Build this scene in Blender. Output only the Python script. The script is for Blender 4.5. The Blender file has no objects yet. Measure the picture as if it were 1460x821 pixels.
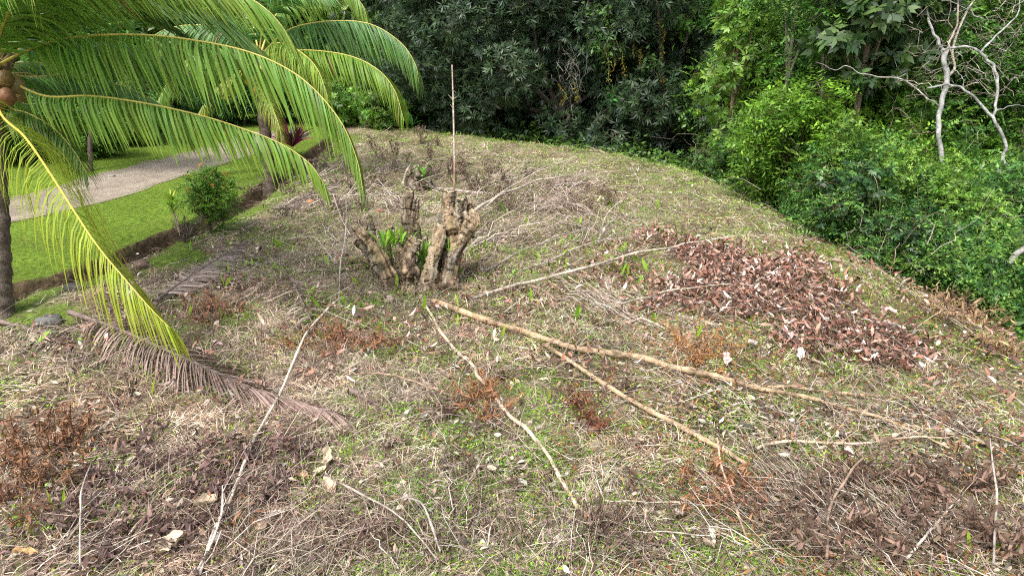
import bpy, math, numpy as np
from mathutils import Vector
R = np.random.default_rng(7)
sc = bpy.context.scene
COL = sc.collection
TAU = 2*math.pi

# ------------------------------------------------------------------ camera
CH = 4.2; PITCH = math.radians(20.0); FPX = 970.0; PW, PH = 1460, 821
cam_d = bpy.data.cameras.new('camera'); cam = bpy.data.objects.new('camera', cam_d); COL.objects.link(cam)
cam.location = (0, 0, CH); cam.rotation_euler = (math.pi/2-PITCH, 0, 0)
cam_d.sensor_width = 36; cam_d.lens = 36*FPX/PW; cam_d.clip_end = 600; cam_d.clip_start = 0.05
sc.camera = cam
cp, sp = math.cos(PITCH), math.sin(PITCH)

def ray(px, py):
    u = (np.asarray(px, float)-PW/2)/FPX; v = (np.asarray(py, float)-PH/2)/FPX
    return np.stack([u, cp - v*sp, -sp - v*cp], -1)
def P(px, py, depth):
    return np.array([0, 0, CH]) + np.asarray(depth, float)[..., None]*ray(px, py)
def FL(px, py, z=0.0):                      # meets the level z
    d = ray(px, py); t = (z-CH)/d[..., 2]
    return np.array([0, 0, CH]) + t[..., None]*d

# ------------------------------------------------------------------ noise
def _hash(ix, iy, seed):
    n = (ix.astype(np.int64)*374761393 + iy.astype(np.int64)*668265263 + seed*1442695041) & 0xffffffff
    n = ((n ^ (n >> 13))*1274126177) & 0xffffffff
    return ((n ^ (n >> 16)) & 0xffff)/65535.0
def vn(x, y, seed=0):
    x = np.asarray(x, float); y = np.asarray(y, float)
    ix = np.floor(x); iy = np.floor(y); fx = x-ix; fy = y-iy
    fx = fx*fx*(3-2*fx); fy = fy*fy*(3-2*fy)
    a = _hash(ix, iy, seed); b = _hash(ix+1, iy, seed); c = _hash(ix, iy+1, seed); d = _hash(ix+1, iy+1, seed)
    return (a*(1-fx)+b*fx)*(1-fy)+(c*(1-fx)+d*fx)*fy
def fbm(x, y, seed=0, o=3):
    s = 0; a = .5; t = 0
    for i in range(o):
        s = s + a*vn(x*2**i, y*2**i, seed+i*17); t += a; a *= .5
    return s/t
def sst(a, b, x):
    t = np.clip((x-a)/(b-a), 0, 1); return t*t*(3-2*t)

def poly_sd(x, y, pl):
    """distance to a polyline, positive on its right-hand side; also the arc parameter"""
    x = np.asarray(x, float); y = np.asarray(y, float)
    best = np.full(x.shape, 1e9); sign = np.ones(x.shape)
    for (ax, ay), (bx, by) in zip(pl[:-1], pl[1:]):
        dx, dy = bx-ax, by-ay; L2 = dx*dx+dy*dy
        t = np.clip(((x-ax)*dx+(y-ay)*dy)/L2, 0, 1)
        qx = x-(ax+t*dx); qy = y-(ay+t*dy); d = np.hypot(qx, qy)
        cr = dx*qy-dy*qx
        m = d < best-1e-9
        best = np.where(m, d, best); sign = np.where(m, np.where(cr < 0, 1.0, -1.0), sign)
    return best*sign

EDGE = [(8.2, -12), (7.9, 5), (7.6, 9), (7.3, 12), (7.0, 18), (6.4, 23.5), (3.6, 28.5), (-1, 32), (-6, 37), (-10, 46), (-12, 60)]
_dp = [(-60, 440), (16, 408), (89, 393), (164, 366), (197, 350), (263, 324), (329, 292), (355, 278), (430, 228), (470, 196)]
DITCH = [tuple(FL(a, b)[:2]) for a, b in _dp]
_rp = [(-150, 330), (0, 300), (110, 276), (200, 248), (290, 224), (350, 206), (400, 186)]
ROAD = [tuple(FL(a, b)[:2]) for a, b in _rp]
PILE = FL(1130, 440)[:2]

def h(x, y):
    x = np.asarray(x, float); y = np.asarray(y, float)
    z = 0.16*(fbm(x*.5, y*.5, 3)-.5) + 0.10*(fbm(x*2.2, y*2.2, 5)-.5) + .07*(fbm(x*6, y*6, 6)-.5)
    dd = poly_sd(x, y, DITCH)            # + = knoll side
    rd = np.abs(poly_sd(x, y, ROAD))
    lawn = sst(.2, -.6, dd)
    z = z*(1-.8*lawn)
    rag = .10*(fbm(x*3, y*3, 9)-.5)
    prof = np.where(dd+rag > 0, -.40*sst(.85, .10, dd+rag), -.40*sst(-.16, 0, dd+rag))
    z = z + prof - .12*lawn*sst(2.0, .8, rd)
    z = z + .28*np.exp(-(((x-PILE[0])/1.7)**2+((y-PILE[1])/1.9)**2)*.7)
    e = poly_sd(x, y, EDGE)
    d = np.maximum(0, e+.9)
    dr = .72*d*d/(d+2.0)
    z = z - 7.5*(1-np.exp(-dr/7.5))
    r = np.hypot(x, y)
    z = z + .5*np.maximum(0, r-46)*sst(46, 60, r)
    return z
def G(px, py, off=0.0):
    px = np.atleast_1d(np.asarray(px, float)); py = np.atleast_1d(np.asarray(py, float))
    d = ray(px, py); t = np.full(px.shape, 3.5); done = np.zeros(px.shape, bool)
    for _ in range(900):
        p = np.array([0, 0, CH])+t[:, None]*d
        g = p[:, 2]-h(p[:, 0], p[:, 1])
        done |= g < .004
        if done.all(): break
        t = np.where(done, t, t+np.maximum(.004, np.minimum(g*.8, .6)))
        done |= t > 90
    p = np.array([0, 0, CH])+t[:, None]*d
    p[:, 2] = h(p[:, 0], p[:, 1])+off
    return p
def G1(px, py, off=0.0): return G([px], [py], off)[0]

# ------------------------------------------------------------------ mesh collecting
def nrm(v):
    return v/np.maximum(np.linalg.norm(v, axis=-1, keepdims=True), 1e-9)
class MB:
    def __init__(s): s.v = []; s.f = []; s.c = []; s.n = 0
    def add(s, v, f, c):
        v = np.asarray(v, float).reshape(-1, 3); c = np.asarray(c, float)
        if c.ndim == 1: c = np.tile(c[:3], (len(v), 1))
        s.v.append(v); s.f.append(np.asarray(f, np.int64)+s.n); s.c.append(c[:, :3]); s.n += len(v)
    def build(s, name, mat, parent=None, origin=None, smooth=True):
        v = np.concatenate(s.v); f = np.concatenate(s.f); c = np.concatenate(s.c)
        if origin is not None: v = v-np.asarray(origin)
        me = bpy.data.meshes.new(name)
        me.vertices.add(len(v)); me.vertices.foreach_set('co', v.astype(np.float32).ravel())
        me.loops.add(f.size); me.loops.foreach_set('vertex_index', f.astype(np.int32).ravel())
        me.polygons.add(len(f)); me.polygons.foreach_set('loop_start', np.arange(0, f.size, 4, dtype=np.int32))
        me.polygons.foreach_set('loop_total', np.full(len(f), 4, np.int32))
        if smooth: me.polygons.foreach_set('use_smooth', np.ones(len(f), bool))
        a = me.color_attributes.new('Col', 'FLOAT_COLOR', 'POINT')
        c4 = np.concatenate([c, np.ones((len(c), 1))], 1)
        a.data.foreach_set('color', c4.astype(np.float32).ravel())
        me.update(calc_edges=True)
        me.materials.append(mat)
        o = bpy.data.objects.new(name, me); COL.objects.link(o)
        if parent is not None: o.parent = parent
        if origin is not None and parent is None: o.location = tuple(origin)
        return o

def ribbons(mb, Pts, side, w, col):
    """Pts (N,K,3); side (N,K,3) or (N,1,3); w (N,K); col (N,3) or (N,K,3)"""
    N, K = Pts.shape[:2]
    side = np.broadcast_to(side, Pts.shape)
    a = Pts-side*w[..., None]*.5; b = Pts+side*w[..., None]*.5
    v = np.stack([a, b], 2).reshape(-1, 3)
    i = np.arange(N)[:, None]*K*2+np.arange(K-1)[None]*2
    f = np.stack([i, i+1, i+3, i+2], -1).reshape(-1, 4)
    if col.ndim == 2: col = np.repeat(col[:, None], K, 1)
    c = np.repeat(col[:, :, None], 2, 2).reshape(-1, 3)
    mb.add(v, f, c)
def leaves(mb, pos, d, side, L, W, col, fold=.12):
    """one folded diamond per leaf"""
    d = nrm(d); side = nrm(side-d*np.sum(side*d, -1, keepdims=True)); n = np.cross(d, side)
    L = np.asarray(L)[:, None]; W = np.asarray(W)[:, None]
    m = pos+d*L*.45+n*W*fold
    v = np.stack([pos, m+side*W*.5, pos+d*L-n*W*fold*1.5, m-side*W*.5], 1).reshape(-1, 3)
    f = np.arange(len(pos)*4).reshape(-1, 4)
    mb.add(v, f, np.repeat(col, 4, 0))
def smooth(pts, n):
    pts = np.asarray(pts, float); k = len(pts)
    if k == 2:
        t = np.linspace(0, 1, n)[:, None]; return pts[0]*(1-t)+pts[1]*t
    q = np.concatenate([[2*pts[0]-pts[1]], pts, [2*pts[-1]-pts[-2]]])
    t = np.linspace(0, k-1-1e-6, n); i = np.floor(t).astype(int); u = (t-i)[:, None]
    a, b, c, d = q[i], q[i+1], q[i+2], q[i+3]
    return .5*((2*b)+(-a+c)*u+(2*a-5*b+4*c-d)*u*u+(-a+3*b-3*c+d)*u**3)
def tube(mb, pts, rad, sides, col, lump=0.0, lf=8.0, cap=True, seed=0):
    pts = np.asarray(pts, float); K = len(pts)
    rad = np.interp(np.linspace(0, 1, K), np.linspace(0, 1, len(rad)), rad) if np.ndim(rad) else np.full(K, rad)
    T = nrm(np.gradient(pts, axis=0))
    ref = np.array([0, 0, 1.]) if abs(T[:, 2]).mean() < .8 else np.array([1., .2, 0])
    A = nrm(np.cross(T, ref)); B = np.cross(T, A)
    an = np.arange(sides)/sides*TAU
    rr = rad[:, None]*np.ones(sides)[None]
    if lump:
        s = np.arange(K)[:, None]*np.linalg.norm(pts[1]-pts[0])*lf
        rr = rr*(1+lump*2*(fbm(s+0*an[None]+seed*7.3, 1.3*np.sin(an)[None]+2.1*np.cos(an)[None]+40+0*s, seed)-.5)
                 + lump*1.1*(vn(s*2.3, 2*np.sin(an)[None]+3*np.cos(an)[None]+20, seed+5)-.5))
    v = pts[:, None]+(A[:, None]*np.cos(an)[None, :, None]+B[:, None]*np.sin(an)[None, :, None])*rr[..., None]
    i = np.arange(K-1)[:, None]*sides; j = np.arange(sides)[None]; jn = (j+1) % sides
    f = np.stack([i+j, i+jn, i+sides+jn, i+sides+j], -1).reshape(-1, 4)
    c = np.asarray(col, float)
    if c.ndim == 1: cc = np.tile(c, (K*sides, 1))
    else: cc = np.repeat(c, sides, 0)
    v = v.reshape(-1, 3)
    if cap:
        for e, ring in ((0, 0), (K-1, (K-1)*sides)):
            n0 = len(v)
            v = np.concatenate([v, pts[e][None]+T[e][None]*(rad[e]*.3*(1 if e else -1))]); cc = np.concatenate([cc, cc[ring:ring+1]])
            jj = np.arange(0, sides, 2)
            f = np.concatenate([f, np.stack([ring+jj, ring+(jj+1) % sides, ring+(jj+2) % sides, np.full(len(jj), n0)], -1)])
    mb.add(v, f, cc)
def twigs(mb, a, b, r, col, sag=None, sides=3, K=4, wob=.05):
    """many thin bent twigs from a to b, vectorised"""
    N = len(a); t = np.linspace(0, 1, K)[None, :, None]
    L = np.linalg.norm(b-a, axis=1)[:, None, None]
    w = R.normal(size=(N, K, 3))*wob*L*np.sin(t*math.pi)
    p = a[:, None]*(1-t)+b[:, None]*t+w
    if sag is not None: p[..., 2] += (sag[:, None]*np.sin(t[..., 0]*math.pi))
    T = nrm(np.gradient(p, axis=1)); A = nrm(np.cross(T, np.array([.3, .2, 1.]))); B = np.cross(T, A)
    an = np.arange(sides)/sides*TAU
    rr = r[:, None]*np.linspace(1, .35, K)[None]
    v = p[:, :, None]+(A[:, :, None]*np.cos(an)[None, None, :, None]+B[:, :, None]*np.sin(an)[None, None, :, None])*rr[..., None, None]
    base = np.arange(N)[:, None, None]*K*sides+np.arange(K-1)[None, :, None]*sides
    j = np.arange(sides)[None, None]; jn = (j+1) % sides
    f = np.stack([base+j, base+jn, base+sides+jn, base+sides+j], -1).reshape(-1, 4)
    mb.add(v.reshape(-1, 3), f, np.repeat(col, K*sides, 0))

# ------------------------------------------------------------------ materials
def mat(name, trans=0.0, rough=.6, spec=.3, var=.25, nscale=6.0, bump=0.0, bscale=30.0, tcol=1.3, stretch=1.0):
    m = bpy.data.materials.new(name); m.use_nodes = True; nt = m.node_tree; N = nt.nodes; L = nt.links
    N.clear(); out = N.new('ShaderNodeOutputMaterial'); b = N.new('ShaderNodeBsdfPrincipled')
    at = N.new('ShaderNodeAttribute'); at.attribute_name = 'Col'
    tc = N.new('ShaderNodeTexCoord'); no = N.new('ShaderNodeTexNoise'); no.inputs['Scale'].default_value = nscale; no.inputs['Detail'].default_value = 4
    mp = N.new('ShaderNodeMapping'); mp.inputs['Scale'].default_value = (1, 1, stretch); L.new(tc.outputs['Object'], mp.inputs['Vector']); L.new(mp.outputs[0], no.inputs['Vector'])
    mr = N.new('ShaderNodeMapRange'); mr.inputs['From Min'].default_value = .3; mr.inputs['From Max'].default_value = .7
    mr.inputs['To Min'].default_value = 1-var; mr.inputs['To Max'].default_value = 1+var
    L.new(no.outputs['Fac'], mr.inputs['Value'])
    mx = N.new('ShaderNodeVectorMath'); mx.operation = 'SCALE'
    L.new(at.outputs['Color'], mx.inputs[0]); L.new(mr.outputs[0], mx.inputs['Scale'])
    L.new(mx.outputs[0], b.inputs['Base Color']); b.inputs['Roughness'].default_value = rough
    b.inputs['Specular IOR Level'].default_value = spec
    if bump:
        bn = N.new('ShaderNodeTexNoise'); bn.inputs['Scale'].default_value = bscale; bn.inputs['Detail'].default_value = 5
        L.new(mp.outputs[0], bn.inputs['Vector'])
        bp = N.new('ShaderNodeBump'); bp.inputs['Strength'].default_value = bump; bp.inputs['Distance'].default_value = .03
        L.new(bn.outputs['Fac'], bp.inputs['Height']); L.new(bp.outputs[0], b.inputs['Normal'])
    if trans:
        t = N.new('ShaderNodeBsdfTranslucent'); s2 = N.new('ShaderNodeVectorMath'); s2.operation = 'MULTIPLY'
        s2.inputs[1].default_value = (tcol, tcol, tcol*.6); L.new(mx.outputs[0], s2.inputs[0]); L.new(s2.outputs[0], t.inputs['Color'])
        ms = N.new('ShaderNodeMixShader'); ms.inputs[0].default_value = trans
        L.new(b.outputs[0], ms.inputs[1]); L.new(t.outputs[0], ms.inputs[2]); L.new(ms.outputs[0], out.inputs[0])
    else: L.new(b.outputs[0], out.inputs[0])
    return m
M_leaf = mat('leaf', .3, .42, .45, .15, 3)
M_palm = mat('palm_leaflet', .3, .48, .4, .12, 5)
M_grass = mat('grass_blade', .3, .5, .3, .2, 2)
M_straw = mat('dry_grass', .12, .6, .3, .2, 2)
M_dead = mat('dead_leaf', .06, .62, .3, .25, 14)
M_bark = mat('bark', 0, .85, .15, .45, 14, .8, 40)
M_wood = mat('bare_wood', 0, .75, .2, .45, 13, .7, 34)
M_stump = mat('stump_wood', 0, .85, .15, .55, 16, 1.0, 45, stretch=.22)
M_rachis = mat('rachis', 0, .45, .4, .15, 8)
M_husk = mat('husk', 0, .5, .35, .3, 9, .3, 20)
M_stone = mat('stone', 0, .85, .2, .3, 12, .6, 25)
M_petal = mat('petal', .2, .5, .3, .15, 9)

# ------------------------------------------------------------------ tags
def tag(o, label, cat, group=None):
    o['label'] = label; o['category'] = cat
    if group: o['group'] = group
    return o
def empty(name, loc, label, cat, group=None, rz=0):
    o = bpy.data.objects.new(name, None); COL.objects.link(o); o.location = tuple(loc); o.rotation_euler = (0, 0, rz)
    o.empty_display_size = .2
    return tag(o, label, cat, group)
def kind(o, k): o['kind'] = k; return o
def dup(root, loc, rz=0, s=1.0, label=None, group=None, tilt=(0, 0), cat=None):
    def cp_(o, par):
        c = o.copy(); COL.objects.link(c)
        if par is not None: c.parent = par
        for ch in o.children: cp_(ch, c)
        return c
    r = cp_(root, None); r.location = tuple(loc); r.rotation_euler = (tilt[0], tilt[1], rz)
    r.scale = (s, s, s) if np.isscalar(s) else tuple(s)
    if label: r['label'] = label
    if group: r['group'] = group
    if cat: r['category'] = cat
    return r
def remat(root, m):
    for ch in [root]+list(root.children):
        if ch.type == 'MESH' and ch.name.startswith(('crown', 'foliage')):
            ch.material_slots[0].link = 'OBJECT'; ch.material_slots[0].material = m

# ------------------------------------------------------------------ regions of the clearing (world ellipses)
def ell(px, py, rx, ry, s=1.0):
    c = G1(px, py); e = G1(px+rx, py); n = G1(px, py+ry); f = G1(px, max(py-ry, 175))
    return (c[0], c[1], abs(e[0]-c[0])+.05, max(abs(n[1]-c[1]), abs(f[1]-c[1])*.8)+.05, s)
def W(x, y, bl, seed=1, rag=.9):
    w = np.zeros(np.shape(x)); q = (fbm(x*1.6, y*1.6, seed)-.5)*rag*2
    for cx, cy, rx, ry, s in bl:
        d = np.sqrt(((x-cx)/rx)**2+((y-cy)/ry)**2)+q*.6
        w = np.maximum(w, s*sst(1.15, .55, d))
    return w
B_brown = [ell(1005, 368, 70, 30), ell(1085, 395, 105, 45), ell(1160, 440, 110, 58), ell(1240, 482, 75, 42), ell(1000, 432, 100, 36, .8), ell(1180, 510, 80, 26, .8), ell(1290, 505, 42, 24, .7), ell(900, 400, 80, 36, .4), ell(955, 345, 50, 18, .4), ell(780, 425, 50, 12, .25), ell(1120, 440, 300, 110, .10)]
B_grey = [ell(1130, 610, 130, 28, .9), ell(1300, 600, 90, 30, .9), ell(1060, 590, 90, 22, .8), ell(1350, 650, 100, 40, .8), ell(1000, 580, 60, 20, .6), ell(1260, 640, 100, 30, .7), ell(960, 760, 80, 30, .35), ell(720, 670, 40, 20, .4), ell(1400, 760, 80, 60, .6)]
B_purple = [ell(230, 690, 170, 70), ell(390, 660, 70, 55), ell(480, 690, 50, 40, .5), ell(150, 760, 130, 60, .6), ell(520, 780, 80, 40, .4), ell(240, 350, 40, 20, .3)]
B_rust = [ell(60, 640, 75, 60), ell(470, 490, 90, 24), ell(310, 440, 60, 22), ell(240, 585, 60, 15, .6), ell(680, 575, 50, 22), ell(1000, 505, 60, 26), ell(1030, 690, 60, 60, .8), ell(830, 610, 36, 24, .7), ell(600, 220, 80, 30, .5), ell(380, 740, 60, 30, .4), ell(660, 460, 60, 20, .5), ell(1350, 450, 60, 30, .8), ell(1420, 490, 50, 40, .8), ell(830, 290, 50, 35, .6)]
B_dark = [ell(1230, 740, 200, 60), ell(900, 790, 120, 40, .7), ell(600, 780, 140, 40, .6), ell(1420, 700, 70, 60, .5), ell(840, 280, 50, 40, .6), ell(470, 270, 80, 30, .7), ell(590, 390, 70, 25, .7), ell(830, 340, 90, 40, .5)]
B_green = [ell(620, 640, 120, 45, .6), ell(800, 720, 140, 60, .8), ell(560, 710, 110, 30, .9), ell(900, 690, 120, 40, .9), ell(850, 520, 110, 22, .7), ell(830, 590, 70, 40, .8), ell(1190, 560, 200, 22, .7), ell(1400, 600, 70, 60, .6),
           ell(1200, 360, 90, 40, .7), ell(1330, 440, 40, 40, .5), ell(1100, 290, 90, 30, .6), ell(900, 230, 140, 20, .8), ell(700, 200, 110, 20, .8), ell(530, 200, 70, 24, .8), ell(790, 320, 100, 30, .6), ell(200, 480, 90, 40, .7),
           ell(60, 530, 100, 30, .5), ell(430, 330, 90, 40, .6), ell(330, 460, 60, 20, .4), ell(660, 520, 70, 30, .6), ell(700, 250, 100, 25, .5), ell(1130, 690, 60, 60, .5), ell(230, 620, 70, 20, .4), ell(1420, 540, 60, 50, .5), ell(1060, 745, 50, 60, .6), ell(1240, 440, 30, 40, .2)]
B_straw = [ell(320, 610, 180, 40), ell(900, 650, 120, 30, .8), ell(1000, 300, 110, 40), ell(870, 450, 170, 50), ell(700, 480, 130, 40, .7), ell(380, 780, 160, 50, .8), ell(120, 560, 120, 40, .8), ell(600, 560, 120, 40, .7), ell(750, 240, 150, 30, .7), ell(1290, 350, 90, 50, .6), ell(1390, 580, 90, 60, .7)]

B_twig = [ell(640, 250, 120, 40, .7), ell(490, 330, 80, 50, .6), ell(720, 340, 90, 40, .6), ell(420, 300, 60, 30, .7), ell(760, 285, 90, 35), ell(850, 330, 80, 40, .6), ell(450, 290, 60, 25, .6), ell(880, 440, 90, 30, .5), ell(560, 210, 60, 20, .5), ell(360, 790, 60, 40, .7), ell(1250, 760, 160, 60, .8), ell(1300, 610, 120, 30, .5), ell(1380, 450, 60, 40, .7)]
def lawn_mask(x, y):
    dd = poly_sd(x, y, DITCH)
    near = np.maximum(W(x, y, [LN1, LN2, LN3], 4), sst(1.9, .9, dd)*sst(.25, .5, dd)*sst(.32, .5, fbm(x*.9, y*.9, 83)))
    return np.maximum(sst(.0, -.25, dd), near*.9)
LN1 = ell(250, 370, 70, 16); LN2 = ell(60, 450, 60, 22); LN3 = ell(350, 300, 45, 22)

# ------------------------------------------------------------------ ground sheet
def axis(segs):
    out = []
    for a, b, s in segs: out.append(np.arange(a, b, s))
    return np.concatenate(out+[[segs[-1][1]]])
gx = axis([(-150, -40, 6), (-40, -18, 1), (-18, -13.5, .3), (-13.5, -3, .075), (-3, 9, .11), (9, 16, .4), (16, 40, 1.2), (40, 150, 6)])
gy = axis([(-60, -6, 5), (-6, 3.6, .6), (3.6, 12, .1), (12, 24, .085), (24, 36, .25), (36, 60, 1), (60, 180, 6)])
X, Y = np.meshgrid(gx, gy); Z = h(X, Y)
far = sst(60, 150, np.hypot(X, Y)); Z = np.where(Z > 30, 30+(Z-30)*.3, Z)
lm = lawn_mask(X, Y)
soil = np.array([.05, .034, .024]); thatch = np.array([.28, .215, .16]); lawnc = np.array([.11, .17, .02]); dirt = np.array([.085, .058, .036])
n1 = fbm(X*1.3, Y*1.3, 31)[..., None]; n2 = fbm(X*6, Y*6, 41)[..., None]
C = soil+(thatch-soil)*np.clip((n1-.4)*2.2+(n2-.5)*1.4+.35+.35*sst(9, 20, np.hypot(X, Y))[..., None], 0, 1)
gm = W(X, Y, B_green, 8)[..., None]; C = C*(1-.4*gm)+np.array([.08, .10, .02])*.4*gm
bm = W(X, Y, B_brown, 2)[..., None]; C = C*(1-.8*bm)+np.array([.085, .045, .035])*.8*bm
pm = W(X, Y, B_purple, 4)[..., None]; C = C*(1-.7*pm)+np.array([.06, .038, .032])*.7*pm
dk = W(X, Y, B_dark, 6)[..., None]; C = C*(1-.5*dk)+np.array([.055, .04, .03])*.5*dk
lc = lawnc*(.75+.5*fbm(X*.9, Y*.9, 51)[..., None])
C = C*(1-lm[..., None])+lc*lm[..., None]
ddg = poly_sd(X, Y, DITCH); bank = (sst(.5, .2, ddg)*sst(-.26, -.14, ddg))[..., None]
C = C*(1-bank)+dirt*(.5+n2)*bank
eg = sst(.8, 3, poly_sd(X, Y, EDGE))[..., None]; C = C*(1-eg)+np.array([.03, .035, .015])*eg
nx, ny = len(gx), len(gy)
i = (np.arange(ny-1)[:, None]*nx+np.arange(nx-1)[None]).ravel()
mb = MB(); mb.add(np.stack([X, Y, Z], -1), np.stack([i, i+1, i+nx+1, i+nx], -1), C.reshape(-1, 3))
M_ground = mat('ground', 0, .95, .1, .45, 9, 1.0, 16)
kind(mb.build('ground', M_ground), 'structure')
h_exact = h
def h(x, y):                                 # the ground mesh itself
    x = np.asarray(x, float); y = np.asarray(y, float)
    i = np.clip(np.searchsorted(gx, x)-1, 0, len(gx)-2); j = np.clip(np.searchsorted(gy, y)-1, 0, len(gy)-2)
    u = (x-gx[i])/(gx[i+1]-gx[i]); v = (y-gy[j])/(gy[j+1]-gy[j])
    return (Z[j, i]*(1-u)+Z[j, i+1]*u)*(1-v)+(Z[j+1, i]*(1-u)+Z[j+1, i+1]*u)*v

# ------------------------------------------------------------------ gravel road
M_road = mat('gravel', 0, .95, .1, .28, 22, 1.0, 60)
mb = MB(); rp = smooth([np.array([a, b, 0]) for a, b in ROAD], 260); T = nrm(np.gradient(rp, axis=0)); S = np.stack([T[:, 1], -T[:, 0], 0*T[:, 0]], -1)
k = np.linspace(-1, 1, 25); wv = 1.55+.25*(vn(np.arange(260)*.12, np.zeros(260), 3)-.5)
V = rp[:, None]+S[:, None]*k[None, :, None]*wv[:, None, None]
V[..., 2] = h(V[..., 0], V[..., 1])+.012+.03*(1-k[None]**2)
cc = np.array([.29, .245, .195])*(.65+.7*fbm(V[..., 0]*3, V[..., 1]*3, 77)[..., None])
tr = np.exp(-((np.abs(k)-.5)/.16)**2)[None, :, None]; cc = cc*(1+.12*tr)
ed = sst(.75, 1, np.abs(k))[None, :, None]*fbm(V[..., 0]*2, V[..., 1]*2, 5)[..., None]; cc = cc*(1-ed)+np.array([.16, .17, .07])*ed
i = (np.arange(259)[:, None]*25+np.arange(24)[None]).ravel()
mb.add(V, np.stack([i, i+1, i+26, i+25], -1), cc.reshape(-1, 3))
kind(mb.build('gravel_road', M_road), 'structure')

# ------------------------------------------------------------------ ground cover (nobody could count it)
def polar(n, r0=3.6, r1=40, th=.95):
    r = r0*(r1/r0)**R.random(n); a = R.uniform(-th, th, n)
    return r*np.sin(a), r*np.cos(a), r
def keep(x, y, r, w): m = R.random(len(x)) < w; return x[m], y[m], r[m]
def colmix(n, cols, wts=None, jit=.18):
    cols = np.array(cols); i = R.choice(len(cols), n, p=wts); c = cols[i]
    return c*(1+R.normal(size=(n, 1))*jit).clip(.4, 1.7)*(1+R.normal(size=(n, 3))*.04)
def blades(mb, x, y, L, w, tilt, col, bend=.5, K=4, lift=.01, az=None, tipw=.15):
    n = len(x); az = R.uniform(0, TAU, n) if az is None else az
    p = np.stack([x, y, h(x, y)+lift*R.random(n)], -1)
    hz = np.stack([np.cos(az), np.sin(az), 0*az], -1); up = np.array([0, 0, 1.])
    d = hz*np.cos(tilt)[:, None]+up*np.sin(tilt)[:, None]
    sd = nrm(np.cross(d, up)+R.normal(size=(n, 3))*.35); pts = [p]
    b = (bend*R.uniform(.3, 1.3, n))[:, None]; sw = sd*R.normal(size=(n, 1))*.35
    for k in range(1, K):
        dd = nrm(d-up*b*(k-.5)/(K-1)*1.6+sw*k/(K-1)); pts.append(pts[-1]+dd*(L/(K-1))[:, None])
    Pt = np.stack(pts, 1); g = h(Pt[..., 0].ravel(), Pt[..., 1].ravel()).reshape(n, K)
    Pt[..., 2] = np.maximum(Pt[..., 2], g+.008+.03*R.random((n, 1)))
    prof = np.interp(np.linspace(0, 1, K), [0, .3, 1], [.7, 1, tipw])
    ribbons(mb, Pt, sd[:, None], w[:, None]*prof[None], col)
def clearing(x, y):   # 1 on the cleared knoll
    return (1-lawn_mask(x, y))*sst(2.2, .6, poly_sd(x, y, EDGE))*sst(-.05, .5, poly_sd(x, y, DITCH)+.0)

# dry flattened grass
x, y, r = polar(330000); c = clearing(x, y)
w = (.34+.75*W(x, y, B_straw, 3)+1.1*(fbm(x*.8, y*.8, 12)-.5))*(1-.85*W(x, y, B_brown, 2))*(1-.75*W(x, y, B_purple, 4))*(1-.5*W(x, y, B_green, 8))*(1-.65*W(x, y, B_dark, 6))*(1-.4*W(x, y, B_grey, 6))*(1-.55*sst(-3, -1.6, poly_sd(x, y, EDGE))*sst(.36, .56, fbm(x*.7, y*.7, 55)))
x, y, r = keep(x, y, r, c*w.clip(.05, 1)); n = len(x)
tone = fbm(x*.8, y*.8, 22)[:, None]; hue = sst(.42, .6, fbm(x*.55, y*.55, 27))[:, None]
cs = colmix(n, [(.64, .54, .43), (.48, .38, .30), (.82, .74, .64), (.16, .105, .075), (.56, .42, .35)], [.24, .20, .19, .22, .15])
cs = cs*(.6+.65*sst(.32, .66, tone))*(1-hue*.6*(1-np.array([1.05, .88, .74]))-(1-hue)*.5*(1-np.array([.93, 1.0, .86])))
mb = MB(); az = fbm(x*.9, y*.9, 61)*TAU*2.5+R.normal(size=n)*.8
blades(mb, x, y, R.uniform(.10, .34, n)*(.8+.02*r), R.uniform(.0035, .008, n)*(.55+.075*r), R.uniform(.02, .9, n)**1.3, cs, .9, 4, .06, az)
kind(mb.build('dry_grass', M_straw), 'stuff')
# far short dry tufts standing on the knoll
mb = MB(); x, y, r = polar(110000, 9, 40, .6); c = clearing(x, y)*(1-.8*W(x, y, B_brown, 2)); x, y, r = keep(x, y, r, c*(.35+.5*fbm(x*.6, y*.6, 15))); n = len(x)
gz = W(x, y, B_green, 8)[:, None]; g2 = fbm(x*.45, y*.45, 91)[:, None]
cs = colmix(n, [(.50, .39, .30), (.60, .50, .40), (.26, .18, .13)]); cg = colmix(n, [(.24, .42, .05), (.34, .48, .07), (.15, .31, .04)])
cr = (sst(-3.2, -1.6, poly_sd(x, y, EDGE))*(.15+.95*sst(.36, .56, fbm(x*.7, y*.7, 55))))[:, None]; ne = poly_sd(x, y, EDGE); cr = np.maximum(cr, .8*sst(-1.9, -.9, ne)[:, None]*sst(12, 22, r)[:, None]); mix = (R.random((n, 1)) < (.8*cr+.06+.62*gz+1.1*(g2-.5))).astype(float); cs = (cs*(1-mix)+cg*mix)*(.7+.6*sst(.35, .65, fbm(x*.7, y*.7, 37))[:, None])
blades(mb, x, y, R.uniform(.06, .24, n), R.uniform(.008, .014, n)*(.5+.04*r), R.uniform(.5, 1.4, n), cs, .8, 3, .01)
kind(mb.build('tufted_grass', M_straw), 'stuff')
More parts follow.
